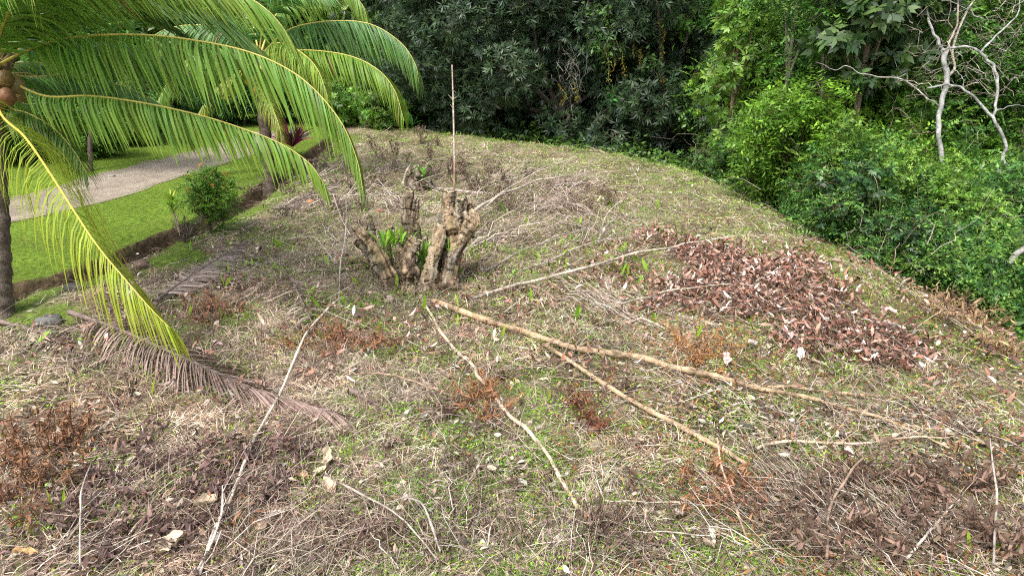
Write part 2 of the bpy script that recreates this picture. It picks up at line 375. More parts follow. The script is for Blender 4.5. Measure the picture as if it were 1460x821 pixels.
# sprawling clumps of dead and living grass
mb = MB(); x, y, r = polar(3400, 3.8, 38, .85); c = clearing(x, y)*(1-W(x, y, B_brown, 2)); x, y, r = keep(x, y, r, c*(.2+1.1*sst(.4, .6, fbm(x*.6, y*.6, 73)))); m = len(x); per = 46
kc = R.choice(5, m, p=[.22, .22, .2, .24, .12]); gc = (W(x, y, B_green, 8) > .3) & (R.random(m) < .6); kc = np.where(gc, 4, kc)
pal = np.array([(.60, .50, .40), (.42, .31, .24), (.54, .41, .34), (.13, .085, .06), (.20, .36, .05)])
sp_ = .07+.05*R.random(m)+.003*r; X_ = np.repeat(x, per)+R.normal(size=m*per)*np.repeat(sp_, per); Y_ = np.repeat(y, per)+R.normal(size=m*per)*np.repeat(sp_, per); n = m*per; ra = np.repeat(r, per)
az = np.repeat(R.uniform(0, TAU, m), per)+R.normal(size=n)*1.0
cs = pal[np.repeat(kc, per)]*R.uniform(.6, 1.35, (n, 1)); gl = np.repeat(kc == 4, per)
blades(mb, X_, Y_, R.uniform(.12, .36, n)*np.where(gl, .55, 1), R.uniform(.004, .008, n)*(.6+.06*ra), R.uniform(.3, 1.4, n), cs, 1.1, 4, .04, az)
kind(mb.build('grass_clumps', M_straw), 'stuff')
# green grass and moss on the clearing
mb = MB(); x, y, r = polar(200000); c = clearing(x, y)
w = (.02+1.0*W(x, y, B_green, 8)+.6*sst(-1.9, -.9, poly_sd(x, y, EDGE))+.7*sst(-3, -1.5, poly_sd(x, y, EDGE))*sst(.4, .6, fbm(x*.9, y*.9, 55))+.25*sst(.52, .68, fbm(x*1.1, y*1.1, 71)))*(1-.8*W(x, y, B_brown, 2))
w = w*(.25+1.3*sst(.42, .6, fbm(x*3.3, y*3.3, 14)))
x, y, r = keep(x, y, r, c*w); n = len(x)
cs = colmix(n, [(.23, .40, .04), (.34, .48, .06), (.14, .30, .03), (.44, .50, .12)])
blades(mb, x, y, R.uniform(.04, .15, n)*(.8+.02*r), R.uniform(.005, .009, n)*(.6+.06*r), R.uniform(.3, 1.4, n), cs, .7, 3, .02)
kind(mb.build('green_grass', M_grass), 'stuff')
# lawn
mb = MB(); x, y, r = polar(260000, 8.5, 44, .8); x, y, r = keep(x, y, r, (x < -1)*lawn_mask(x, y)*np.maximum(sst(1.15, 1.6, np.abs(poly_sd(x, y, ROAD))+.7*(fbm(x*2, y*2, 2)-.5)), .35*sst(.3, .1, np.abs(poly_sd(x, y, ROAD)))*sst(.5, .6, fbm(x*1.5, y*1.5, 6)))*sst(-.02, -.12, poly_sd(x, y, DITCH)+np.where(poly_sd(x, y, DITCH) > .42, -9, 0))); n = len(x)
cs = colmix(n, [(.17, .31, .05), (.24, .37, .065), (.11, .22, .035)], jit=.2)*(.45+1.0*fbm(x*1.1, y*1.1, 95)[:, None])
dry = (R.random((n, 1)) < .85*sst(.40, .64, fbm(x*1.4, y*1.4, 33))[:, None])*.7; cs = cs*(1-dry)+np.array([.30, .27, .12])*dry
blades(mb, x, y, R.uniform(.03, .075, n), R.uniform(.006, .011, n)*(.35+.06*r), R.uniform(.5, 1.4, n), cs, .4, 3, .005)
kind(mb.build('lawn_grass', M_grass), 'stuff')

# dead leaves: curled strips
def litter(mb, x, y, L, wd, col, up=.1, tilt=.5, K=4):
    n = len(x); az = R.uniform(0, TAU, n); ti = R.normal(size=n)*tilt
    p = np.stack([x, y, h(x, y)+.01+R.random(n)**1.5*up], -1)
    d = np.stack([np.cos(az)*np.cos(ti), np.sin(az)*np.cos(ti), np.sin(ti)], -1)
    sd = nrm(np.cross(d, np.array([0, 0, 1.]))+R.normal(size=(n, 3))*.45); nn = np.cross(sd, d)
    cu = R.normal(size=(n, 1))*1.5+.4; pts = [p]
    for k in range(1, K): pts.append(pts[-1]+nrm(d+nn*cu*((k-.5)/(K-1)-.5)*1.6)*(L/(K-1))[:, None])
    Pt = np.stack(pts, 1); g = h(Pt[..., 0].ravel(), Pt[..., 1].ravel()).reshape(n, K); Pt[..., 2] = np.maximum(Pt[..., 2], g+.006)
    prof = np.interp(np.linspace(0, 1, K), [0, .35, .7, 1], [.18, 1, .85, .08])
    ribbons(mb, Pt, sd[:, None], wd[:, None]*prof[None], col)
mb = MB(); x, y, r = polar(400000, 8, 17, .8); x, y, r = keep(x, y, r, .17*W(x, y, B_brown, 2, 1.9)*clearing(x, y)*(r/12)**2*(.1+1.7*fbm(x*1.6, y*1.6, 5))); n = len(x)
cs = colmix(n, [(.22, .10, .068), (.32, .17, .125), (.10, .05, .036), (.52, .41, .36), (.42, .26, .20), (.64, .57, .52)], [.27, .22, .23, .09, .14, .05], jit=.32)
litter(mb, x, y, R.uniform(.07, .22, n), R.uniform(.025, .06, n), cs, .26, .5)
kind(mb.build('brown_leaf_pile', M_dead), 'stuff')
mb = MB(); x, y, r = polar(100000, 3.6, 30); x, y, r = keep(x, y, r, clearing(x, y)*(1.5*W(x, y, B_grey, 6)*(.1+1.0*fbm(x*3, y*3, 5))+.13)); n = len(x); n0 = n
cs = colmix(n, [(.48, .43, .34), (.32, .29, .24), (.10, .085, .075), (.66, .60, .49), (.38, .25, .18)], [.28, .22, .25, .12, .13])
litter(mb, x, y, R.uniform(.04, .14, n), R.uniform(.02, .06, n), cs, .07, .45)
kind(mb.build('grey_leaf_litter', M_dead), 'stuff')
mb = MB(); x, y, r = polar(90000, 3.6, 20); x, y, r = keep(x, y, r, clearing(x, y)*(1.6*W(x, y, B_purple, 4)*(.2+.9*fbm(x*3, y*3, 8))+.10)); n = len(x)
cs = colmix(n, [(.16, .095, .085), (.23, .145, .125), (.09, .055, .05), (.40, .29, .25), (.28, .15, .09)], [.27, .24, .27, .1, .12])
litter(mb, x, y, R.uniform(.06, .15, n), R.uniform(.015, .04, n), cs, .09, .7)
kind(mb.build('purple_brown_leaf_litter', M_dead), 'stuff')
mb = MB(); x, y, r = polar(90000, 3.6, 32); x, y, r = keep(x, y, r, clearing(x, y)*(1.0*W(x, y, B_rust, 9)*(.1+1.2*fbm(x*4, y*4, 18))+.9*W(x, y, B_dark, 6)*(.1+1.0*fbm(x*3, y*3, 8))+.16*sst(.42, .62, fbm(x*1.3, y*1.3, 48)))); n = len(x)
rw = (W(x, y, B_rust, 9) > W(x, y, B_dark, 6))[:, None]
cs = np.where(rw, colmix(n, [(.25, .11, .045), (.17, .07, .03), (.32, .16, .07)]), colmix(n, [(.15, .095, .065), (.10, .065, .045), (.21, .14, .10)]))
litter(mb, x, y, R.uniform(.04, .12, n), R.uniform(.01, .026, n), cs, .16, .9)
kind(mb.build('withered_leaf_litter', M_dead), 'stuff')
# small green weeds: little leaves close to the soil
mb = MB(); x, y, r = polar(110000, 3.6, 26); x, y, r = keep(x, y, r, clearing(x, y)*(1-.8*W(x, y, B_brown, 2))*(W(x, y, B_green, 8)*1.2+.06)*(.08+1.5*sst(.46, .62, fbm(x*2.2, y*2.2, 44)))); n = len(x)
az = R.uniform(0, TAU, n); d = np.stack([np.cos(az), np.sin(az), R.uniform(-.1, 1, n)], -1)
p = np.stack([x, y, h(x, y)+R.random(n)*.10], -1)
leaves(mb, p, d, R.normal(size=(n, 3))*.4+np.stack([-np.sin(az), np.cos(az), 0*az], -1), R.uniform(.02, .05, n)*(.7+.04*r), R.uniform(.012, .03, n)*(.7+.04*r), colmix(n, [(.24, .44, .03), (.38, .54, .06), (.13, .28, .02)]))
kind(mb.build('ground_cover_weeds', M_grass), 'stuff')
# fine twig litter
mb = MB(); x, y, r = polar(60000, 3.6, 30); x, y, r = keep(x, y, r, clearing(x, y)*(.15+.5*W(x, y, B_dark, 6)+.22*W(x, y, B_purple, 4)+.3*W(x, y, B_brown, 2)+.6*W(x, y, B_twig, 4))); n = len(x)
az = R.normal(size=n)*.7+np.where(x > 1, 2.2, 1.0)+np.where(R.random(n) < .4, R.uniform(0, TAU, n), 0); L = R.uniform(.15, .8, n)*(1+.6*W(x, y, B_twig, 4))
a = np.stack([x, y, h(x, y)+.02+R.random(n)*.05], -1); b = a+np.stack([np.cos(az)*L, np.sin(az)*L, 0*L], -1); b[:, 2] = h(b[:, 0], b[:, 1])+.02+R.random(n)*.3*L/.8
twigs(mb, a, b, R.uniform(.003, .0085, n)*(.7+.03*r), colmix(n, [(.40, .32, .25), (.24, .18, .14), (.56, .48, .39), (.13, .09, .07)]), wob=.05)
kind(mb.build('twig_litter', M_wood), 'stuff')

#PART2
# ================================================================== THINGS
UP = np.array([0, 0, 1.])
def ball(mb, c, r, col, sz=(1, 1, 1), lump=.1, n=14, m=10, seed=0, lf=2.0):
    th = np.linspace(.001, math.pi-.001, m)[:, None]; ph = np.arange(n)[None]/n*TAU
    d = np.stack([np.sin(th)*np.cos(ph), np.sin(th)*np.sin(ph), np.cos(th)+0*ph], -1)
    rr = r*(1+lump*2*(fbm(d[..., 0]*lf+seed*3.1+9, d[..., 1]*lf+d[..., 2]*lf*1.3+7, seed)-.5))
    v = np.asarray(c)+d*rr[..., None]*np.array(sz)
    i = np.arange(m-1)[:, None]*n; j = np.arange(n)[None]; jn = (j+1) % n
    mb.add(v, np.stack([i+j, i+n+j, i+n+jn, i+jn], -1).reshape(-1, 4), col)

# ------------------------------------------------------------------ palms
def frond(parent, org, path, n=80, Lmax=.85, g=1.6, w=.044, green=(.13, .24, .035), yel=.3, r0=.017, dead=False, rc=(.50, .42, .10), fwd=.55, s0=.14, asym=(1, 1), K=6, tipy=.6, lean=.34, az_up=UP, name='frond'):
    if not dead: n = int(n*.9); w = w*1.0; Lmax *= 1.06
    p = smooth(path, 200); seg = np.linalg.norm(np.diff(p, axis=0), axis=1); s = np.concatenate([[0], np.cumsum(seg)]); tot = s[-1]; s /= tot
    def at(u): return np.stack([np.interp(u, s, p[:, k]) for k in range(3)], -1)
    u = np.linspace(s0, .995, n); u = np.clip(u+R.normal(size=n)*.0022, 0, 1)
    T = nrm(at(np.minimum(u+.01, 1))-at(np.maximum(u-.01, 0)))
    S = nrm(np.cross(T, az_up)); U = np.cross(S, T)
    mb = MB()
    for sgn, am in zip((-1, 1), asym):
        L = Lmax*am*np.clip(np.interp(u, [s0, s0+.14, .5, .8, 1], [.6, 1, 1, .85, .42]), 0, 1)*R.uniform(.8, 1.08, n)*np.where(R.random(n) < .06, .5, 1)
        ang = np.interp(u, [s0, .6, 1], [fwd*.5, fwd, fwd*2.0])+R.normal(size=n)*.05
        d = S*sgn*np.cos(ang)[:, None]+T*np.sin(ang)[:, None]+U*.25
        d = nrm(d+R.normal(size=(n, 3))*(.05 if dead else .025))
        gg = g*R.uniform(.85, 1.15, n)[:, None]
        pts = [at(u)]; tl = R.normal(size=(n, 1))*.075+lean+.10*np.sin(u*23+path[0][0])[:, None]
        for k in range(1, K):
            a_ = np.minimum(.97, gg*.63*((k-.25)/(K-1))**.55)
            dd = nrm(d*(1-a_)-UP*a_+T*tl*a_); pts.append(pts[-1]+dd*(L/(K-1))[:, None])
        Pt = np.stack(pts, 1)
        if dead:
            gz = h(Pt[..., 0].ravel(), Pt[..., 1].ravel()).reshape(n, K); Pt[..., 2] = np.maximum(Pt[..., 2], gz+.015+.05*R.random((n, 1)))
        prof = np.interp(np.linspace(0, 1, K), [0, .25, .6, 1], [.7, 1, .92, .1])
        sd = nrm(T+U*.25+R.normal(size=(n, 3))*(.18 if dead else .09))
        base = np.array(green)*R.uniform(.65, 1.4, (n, 1))
        yc = np.array([.44, .46, .06])
        t = np.linspace(0, 1, K)[None, :, None]
        ym = np.clip(yel*(.0+R.random((n, 1, 1))*.8)+tipy*yel*(t-.4)+.3*yel*u[:, None, None], 0, 1)
        col = base[:, None]*(1-ym)+yc*ym
        br_ = (R.random((n, 1, 1)) < .014)*sst(.2, .6, t+.3*R.random((n, 1, 1))); col = col*(1-br_)+np.array([.30, .19, .08])*br_
        if dead: col = np.array(green)*R.uniform(.6, 1.4, (n, 1, 1))*(1+.5*(t-.4))
        ribbons(mb, Pt, sd[:, None], (w*R.uniform(.8, 1.15, n))[:, None]*prof[None], col)
    fr = mb.build(name, M_dead if dead else M_palm, parent, origin=org)
    mb = MB(); rr = np.interp(np.linspace(0, 1, 60), [0, .1, .4, 1], [r0*1.9, r0*1.1, r0*.75, r0*.18])
    tube(mb, smooth(p, 60), rr, 8, np.array(rc))
    mb.build('rachis', M_wood if dead else M_rachis, fr, origin=org)
    return fr
def palm_trunk(parent, org, base, top, r, seed, tc=(.15, .12, .095)):
    mb = MB(); K = 90; p = smooth([base-UP*.1, base*.6+top*.4+np.array([.05, 0, 0]), top], K)
    t = np.linspace(0, 1, K); rad = r*(1+.45*np.exp(-t*9)-.18*t)*(1+.045*np.sign(np.sin(t*75)))
    tube(mb, p, rad, 18, np.array(tc)*(.8+.4*vn(t*60, 0*t, seed))[:, None], .07, 5, seed=seed)
    return mb.build('trunk', M_bark, parent, origin=org)
def coconuts(parent, org, c, n, r, cols, seed):
    rr = np.random.default_rng(seed)
    for i in range(n):
        mb = MB(); a = rr.uniform(0, TAU); q = c+np.array([math.cos(a)*.22, math.sin(a)*.22, rr.uniform(-.28, .05)])
        ball(mb, q, r*rr.uniform(.85, 1.1), np.array(cols[i % len(cols)]), (1, 1, 1.18), .06, seed=i)
        mb.build('coconut', M_husk, parent, origin=org)

# near palm at the left edge
pb = G1(-2, 448); D1 = pb[1]/1.0
org = pb
palm1 = empty('coconut_palm', pb, 'near coconut palm cut by the left edge, yellow-green fronds sweeping across the lawn and road', 'palm tree')
top = P(-14, 128, 10.7); palm_trunk(palm1, org, pb, top, .17, 3)
c1 = P(-14, 100, 10.7)
F = lambda L: [c1]+[P(a, b, d) for a, b, d in L]
def fr1(L, **k): return frond(palm1, org, F(L), **k)
GR = (.07, .20, .055); LG = (.12, .27, .05)
fr1([(35, 74, 10.3), (100, 54, 9.9), (200, 50, 9.4), (290, 60, 9.0), (365, 78, 8.8), (430, 112, 8.6), (482, 168, 8.5), (508, 225, 8.5), (518, 275, 8.5)], n=150, Lmax=1.0, green=LG, yel=.25, g=2.3)
fr1([(60, 136, 10.3), (130, 137, 10.0), (210, 148, 9.7), (290, 166, 9.5), (350, 185, 9.3), (400, 205, 9.2), (440, 232, 9.1), (462, 262, 9.0)], n=130, Lmax=.84, green=LG, yel=.3, g=2.2)
fr1([(0, 160, 9.8), (35, 195, 9.0), (70, 245, 8.4), (105, 300, 7.9), (140, 352, 7.6), (180, 400, 7.4), (215, 440, 7.3), (243, 468, 7.25)], n=150, Lmax=1.15, green=(.24, .34, .035), yel=.6, g=1.7, rc=(.6, .46, .08), tipy=.9)
fr1([(20, 30, 10.2), (90, -20, 9.8), (190, -45, 9.4), (290, -30, 9.2), (360, 0, 9.1), (400, 35, 9.1), (425, 80, 9.1)], n=150, Lmax=1.15, green=LG, yel=.3, g=1.6, lean=.75, fwd=.8)
fr1([(30, 40, 11.2), (100, -5, 11.5), (180, -25, 11.8), (260, -15, 12.0), (320, 30, 12.2), (350, 90, 12.3)], n=120, Lmax=1.3, green=GR, yel=.12, g=.9, lean=.75, fwd=.9)
fr1([(15, 20, 10.5), (60, -40, 10.2), (130, -75, 9.9), (220, -80, 9.7), (310, -50, 9.6)], n=130, Lmax=1.5, green=GR, yel=.1, g=.75, lean=.75, fwd=.95)
fr1([(15, 60, 11), (60, 25, 11.5), (130, 10, 12), (210, 25, 12.4), (270, 60, 12.6)], n=120, Lmax=1.2, green=(.08, .18, .04), yel=.05, g=.9, lean=.75, fwd=.9)
fr1([(-10, 10, 10.4), (20, -60, 9.6), (70, -110, 8.8), (140, -120, 8.2), (220, -90, 7.9)], n=120, Lmax=1.4, green=GR, yel=.15, g=.8, lean=.75, fwd=.9)
fr1([(-40, 20, 10.3), (-30, -60, 9.4), (0, -90, 8.8), (30, -60, 8.5), (50, 10, 8.4)], n=80, Lmax=.8, green=LG, yel=.3, g=2.2)
fr1([(10, 150, 10.9), (40, 162, 10.9), (75, 182, 10.9), (105, 215, 10.8), (125, 250, 10.7)], n=90, Lmax=.7, green=(.07, .16, .025), yel=.15, g=1.3)
fr1([(30, 90, 11.6), (90, 95, 12.6), (150, 120, 13.4), (190, 170, 13.8)], n=80, Lmax=.85, green=(.08, .18, .025), yel=.1, g=1.8)
fr1([(0, 130, 11.8), (30, 150, 13), (60, 200, 13.6)], n=70, Lmax=.7, green=(.08, .18, .025), yel=.1, g=1.8)
for a in (165, 205, 245, 130):
    q = math.radians(a); e = np.array([math.cos(q), math.sin(q), 0])
    frond(palm1, org, [c1, c1+e*1.2+UP*.8, c1+e*2.6+UP*.7, c1+e*3.7-UP*.2, c1+e*4.2-UP*1.3], n=70, green=LG, yel=.3, g=2.0)
mb = MB()
for a in np.linspace(0, TAU, 9)[:-1]:
    e = np.array([math.cos(a), math.sin(a), 0]); tube(mb, smooth([c1-UP*.35, c1-UP*.1+e*.16, c1+UP*.25+e*.4], 10), [.09, .07, .035], 8, np.array([.22, .17, .09]))
mb.build('crown_shaft', M_bark, palm1, origin=org)
for k_, (a, b, d, col) in enumerate([(8, 113, 10.35, (.20, .13, .04)), (25, 122, 10.5, (.20, .16, .06)), (10, 138, 10.3, (.19, .09, .04)), (-8, 126, 10.4, (.25, .2, .06)), (-6, 148, 10.5, (.3, .16, .05)), (28, 135, 10.8, (.22, .17, .07))]):
    mb = MB(); ball(mb, P(a, b, d), 
             .118, np.array(col), (1, 1, 1.16), .10, seed=k_); mb.build('coconut', M_husk, palm1, origin=org)
mb = MB(); a = np.repeat(c1[None], 46, 0)+R.normal(size=(46, 3))*.08; b = a+np.stack([R.normal(size=46)*.3+.15, R.normal(size=46)*.3-.15, -R.uniform(.05, .5, 46)], -1)
twigs(mb, a, b, R.uniform(.006, .012, 46), colmix(46, [(.34, .26, .12), (.22, .15, .08)]), wob=.1); mb.build('flower_stalk', M_wood, palm1, origin=org)

fr1([(30, 70, 10.8), (90, 55, 10.9), (170, 60, 11.0), (240, 85, 11.0), (300, 125, 11.0)], n=120, Lmax=1.25, green=GR, yel=.08, g=1.5, lean=.6, fwd=.8)
fr1([(0, 50, 10), (30, 0, 9.4), (80, -40, 8.9), (150, -55, 8.5), (230, -35, 8.2)], n=120, Lmax=1.3, green=GR, yel=.1, g=1.0, lean=.9, fwd=.9)
fr1([(20, 45, 10.9), (70, 5, 11.3), (140, -15, 11.7), (230, -5, 12.0), (310, 25, 12.2), (370, 70, 12.3)], n=130, Lmax=1.3, green=(.07, .18, .04), yel=.1, g=1.2, lean=.7, fwd=.8)
fr1([(5, 35, 9.6), (30, -20, 8.9), (70, -60, 8.3), (120, -70, 7.9)], n=100, Lmax=1.25, green=LG, yel=.12, g=1.2, lean=.7, fwd=.8)
fr1([(40, 110, 11.2), (100, 108, 11.8), (170, 122, 12.3), (230, 150, 12.6), (270, 190, 12.8)], n=110, Lmax=.9, green=GR, yel=.15, g=1.8)
# second palm behind
pb2 = G1(385, 281); org = pb2; dd2 = pb2[1]*cp-(pb2[2]-CH)*sp
palm2 = empty('coconut_palm', pb2, 'second coconut palm standing behind the ditch with orange coconuts and arching fronds', 'palm tree')
top2 = P(368, 105, dd2); palm_trunk(palm2, org, pb2, top2, .19, 8, (.085, .065, .05)); c2 = P(370, 82, dd2)
F2 = [([(410, 44, 0), (465, 31, -.2), (525, 34, -.4), (570, 60, -.5), (592, 92, -.6), (597, 118, -.6)], GR, .18, 1.15, 2.6),
      ([(425, 72, -.3), (490, 78, -.8), (535, 97, -1.1), (562, 128, -1.3), (576, 172, -1.4)], (.12, .25, .03), .22, 1.05, 2.0),
      ([(395, 62, -.8), (425, 72, -1.6), (452, 98, -2.1), (468, 140, -2.4)], LG, .65, .8, 2.0),
      ([(385, 40, .3), (405, 5, .4), (440, -20, .5), (480, -25, .5), (515, 5, .5), (525, 35, .5)], LG, .3, .9, 2.4),
      ([(375, 40, -.4), (395, 0, -.8), (430, -15, -1.1), (470, -5, -1.3)], GR, .1, 1.0, 1.2),
      ([(330, 45, 0), (280, 36, .1), (230, 45, .2), (190, 80, .3), (170, 120, .4)], GR, .2, 1.1, 2.2),
      ([(335, 70, -.6), (290, 75, -1.2), (250, 100, -1.6), (225, 145, -1.8)], LG, .3, 1.0, 2.0),
      ([(345, 100, .3), (310, 125, .4), (285, 160, .5), (275, 200, .5)], (.2, .27, .04), .6, .8, 1.8),
      ([(360, 30, 1), (350, -20, 1.6), (320, -50, 2.2), (280, -40, 2.6), (250, 0, 2.8)], GR, .15, 1.1, 2.2),
      ([(375, 115, -.5), (385, 145, -.8), (398, 180, -.9), (402, 205, -.9)], (.16, .2, .04), .4, .6, 1.6),
      ([(400, 90, .8), (430, 100, 1.6), (455, 130, 2.2), (470, 175, 2.5)], (.09, .2, .03), .15, .95, 1.9)]
for L, gcol, ye, lm_, gg in F2:
    frond(palm2, org, [c2]+[P(a, b, dd2+d) for a, b, d in L], n=130, Lmax=lm_*1.25, green=gcol, yel=ye, g=gg*.8, w=.05, K=6, r0=.024)
coconuts(palm2, org, P(366, 118, dd2-.15), 7, .12, [(.55, .20, .03), (.5, .25, .05), (.45, .15, .03)], 4)
mb = MB()
for a in np.linspace(0, TAU, 9)[:-1]:
    e = np.array([math.cos(a), math.sin(a), 0]); tube(mb, smooth([c2-UP*.3, c2-UP*.05+e*.14, c2+UP*.2+e*.35], 8), [.08, .06, .03], 7, np.array([.24, .19, .10]))
mb.build('crown_shaft', M_bark, palm2, origin=org)

# dead fronds lying on the clearing
def dead_frond(px, label, col, Lmax, n, g=1.0, lift=.06, asym=(1, 1), fwd=.75, w=.03, rc=(.20, .15, .13), r0=.026, liftend=None):
    pts = np.array([G1(a, b, lift) for a, b in px]); 
    o = empty('fallen_palm_frond', pts[0], label, 'palm frond', 'fallen palm fronds')
    frond(o, pts[0], pts, n=n, Lmax=Lmax, g=g, w=w, green=col, dead=True, rc=rc, r0=r0, fwd=fwd, asym=asym, s0=.1, name='leaflets')
dead_frond([(102, 458), (165, 480), (232, 510), (300, 541), (370, 572), (430, 590), (490, 610)], 'long mauve-brown fallen frond below the drooping yellow frond tip', (.33, .235, .205), 1.0, 190, .9, .16, (1, 1.05), 1.0, .036)
dead_frond([(222, 440), (255, 415), (292, 390), (330, 366), (352, 350)], 'greyish pink fallen frond beside the near end of the ditch', (.36, .28, .245), .8, 120, .9, .12, (1, 1), .9)
dead_frond([(417, 405), (428, 430), (440, 455), (450, 478)], 'short faded frond lying like a fan left of the big stump', (.42, .35, .28), .75, 34, .8, .1, (1, .9), .35, .04)
dead_frond([(500, 560), (548, 588), (600, 616), (650, 636)], 'thin reddish frond remains at the tip of the long mauve frond', (.30, .19, .14), .5, 60, 1.0, .05, (.8, .8), 1.0, .012)
dead_frond([(0, 462), (50, 475), (100, 500), (140, 528)], 'weathered grey fallen frond at the foot of the near palm', (.32, .28, .23), .7, 60, 1.0, .05, (1, 1), .8, .02)
dead_frond([(395, 306), (425, 292), (460, 275), (490, 262)], 'grey fallen frond under the second palm', (.24, .20, .17), .9, 60, 1.0, .12, (1, 1), .7, .03)
dead_frond([(300, 405), (340, 388), (395, 372), (430, 362)], 'pale straw frond stem with sparse leaflets beside the greyish pink frond', (.45, .38, .30), .4, 40, 1.0, .06, (1, 1), .9, .016)

# ------------------------------------------------------------------ the big pruned stump
sb = G1(595, 412); sD = sb[1]*cp-(sb[2]-CH)*sp; org = sb
stump = empty('pruned_stump', sb, 'big knobbly tan stump of many lopped trunks in the middle of the clearing', 'stump')
def stem(px, rads, seed, c1_=(.40, .29, .18), dark=.42, lump=.42, par=None, org_=None, D=None, nm='lopped_trunk', sides=30, up=(.10, .07, .05)):
    D = sD if D is None else D; og = org if org_ is None else org_; par = stump if par is None else par
    rg = np.random.default_rng(seed+900); K = 64
    pts = np.array([P(a, b, D+d) for a, b, d in px]); p = smooth(pts, K); p[2:-2] += rg.normal(size=(K-4, 3))*.004
    t = np.linspace(0, 1, K); Ls = np.linalg.norm(np.diff(p, axis=0), axis=1).sum()
    r = np.interp(t, np.linspace(0, 1, len(rads)), rads)*1.08; r = r*(1+.2*(vn(t*Ls*6, 0*t, seed)-.5)*2)*(1+.35*np.exp(-t*9))
    T = nrm(np.gradient(p, axis=0)); A = nrm(np.cross(T, np.array([.1, 1., .1]))); B = np.cross(T, A); an = np.arange(sides)/sides*TAU
    S_, C_ = np.sin(an)[None], np.cos(an)[None]; s = (t*Ls)[:, None]
    rr = r[:, None]*(1+.7*(fbm(C_*1.6+seed*3.3, S_*1.6+s*3, seed, 4)-.5)+.4*(fbm(C_*6+9, S_*6+s*4, seed+3, 3)-.5)-.22*np.abs(vn(C_*2.2+seed, S_*2.2+s*1.2, seed+8)-.5))
    kn = rg.integers(6, K-8, 5); ka = rg.uniform(0, TAU, 5)
    for a_, b_ in zip(kn, ka): rr += r[:, None]*.35*np.exp(-((np.arange(K)-a_)/2.4)[:, None]**2-((an[None]-b_+math.pi) % TAU-math.pi)**2*3)
    v = p[:, None]+(A[:, None]*C_[..., None]+B[:, None]*S_[..., None])*rr[..., None]
    jag = .02+.34*fbm(C_*4+seed, S_*4+5, seed+20, 3)[0]**1.5; ramp = sst(.86, 1, t)[:, None]
    v += T[:, None]*(ramp*jag[None]*r[-1]*8*.5)[..., None]
    m = np.clip((fbm(C_*1.8+seed, S_*2.4+s*2.2, seed+30)-.5)*5+dark, 0, 1)[..., None]; pale = np.clip((fbm(C_*2.6+4, S_*5+s*3, seed+33)-.52)*5, 0, 1)[..., None]
    col = np.array(c1_)*(1-m)+np.array(up)*m; col = col*(1-.6*pale)+np.array([.46, .42, .34])*.6*pale
    moss = np.clip((fbm(C_*1.5+2, S_*1.5+s*4, seed+40)-.6)*6, 0, 1)[..., None]*.5; col = col*(1-moss)+np.array([.11, .14, .04])*moss
    col[-2:] = np.array([.46, .37, .25])
    i = np.arange(K-1)[:, None]*sides; j = np.arange(sides)[None]; jn = (j+1) % sides
    f = np.stack([i+j, i+jn, i+sides+jn, i+sides+j], -1).reshape(-1, 4); vv = v.reshape(-1, 3); n0 = len(vv)
    vv = np.concatenate([vv, (p[-1]-T[-1]*.02)[None]]); cc = np.concatenate([col.reshape(-1, 3), np.array([[.50, .40, .27]])])
    jj = np.arange(0, sides, 2); ring = (K-1)*sides; f = np.concatenate([f, np.stack([ring+jj, ring+(jj+1) % sides, ring+(jj+2) % sides, np.full(len(jj), n0)], -1)])
    mb = MB(); mb.add(vv, f, cc); return mb.build(nm, M_stump, par, origin=og)
stem([(560, 412, .15), (553, 385, .1), (541, 365, 0), (529, 348, -.05), (517, 334, -.1), (507, 325, -.1)], [.13, .12, .105, .10, .08, .06], 1)
stem([(566, 410, .25), (548, 392, .3), (530, 365, .35), (517, 352, .4), (508, 345, .4)], [.10, .09, .08, .07, .05], 16, (.26, .19, .12), .7)
stem([(531, 346, -.05), (529, 328, .05), (527, 310, .1)], [.07, .06, .045], 2, dark=.8)
stem([(545, 372, 0), (534, 375, -.1), (528, 385, -.15)], [.06, .04, .02], 3, dark=.8)
stem([(589, 418, -.15), (587, 395, -.15), (580, 376, -.15), (583, 360, -.12), (591, 345, -.1)], [.17, .14, .13, .115, .09], 4)
stem([(612, 420, -.1), (612, 395, -.12), (617, 372, -.1), (622, 350, -.1), (627, 325, -.05)], [.16, .15, .125, .115, .085], 5)
stem([(637, 408, .1), (642, 380, .1), (648, 355, .1), (660, 335, .1), (673, 315, .1), (676, 303, .1)], [.15, .15, .16, .15, .12, .09], 6)
stem([(648, 350, .15), (641, 325, .1), (638, 300, .12), (641, 276, .1)], [.15, .15, .12, .085], 7, (.30, .21, .13))
stem([(652, 342, .1), (656, 315, .08), (658, 288, .08)], [.13, .12, .08], 8)
stem([(662, 335, .2), (668, 312, .25), (670, 292, .3)], [.11, .09, .06], 9, (.30, .21, .13))
stem([(583, 380, .5), (582, 340, .5), (582, 305, .5), (584, 276, .5)], [.12, .11, .09, .08], 10, (.17, .12, .085), .9)
stem([(594, 350, .4), (592, 318, .4), (594, 286, .35)], [.08, .07, .05], 11)
stem([(572, 380, .1), (569, 358, .1), (572, 336, .1)], [.08, .08, .05], 12, dark=.7)
stem([(556, 380, .3), (552, 345, .3), (556, 325, .3)], [.07, .06, .04], 13, (.28, .2, .13))
stem([(602, 400, .2), (603, 365, .2), (606, 340, .2)], [.09, .08, .05], 14, (.2, .15, .1), .8)
stem([(630, 395, .3), (632, 360, .3), (628, 340, .3)], [.09, .08, .05], 15, (.2, .15, .1), .8)
n = 300; a = np.stack([R.normal(size=n)*.6, R.normal(size=n)*.3+.15, R.random(n)*.12], -1)+sb; b = a+np.stack([R.normal(size=n)*.2, R.normal(size=n)*.2, R.uniform(-.05, .38, n)], -1)
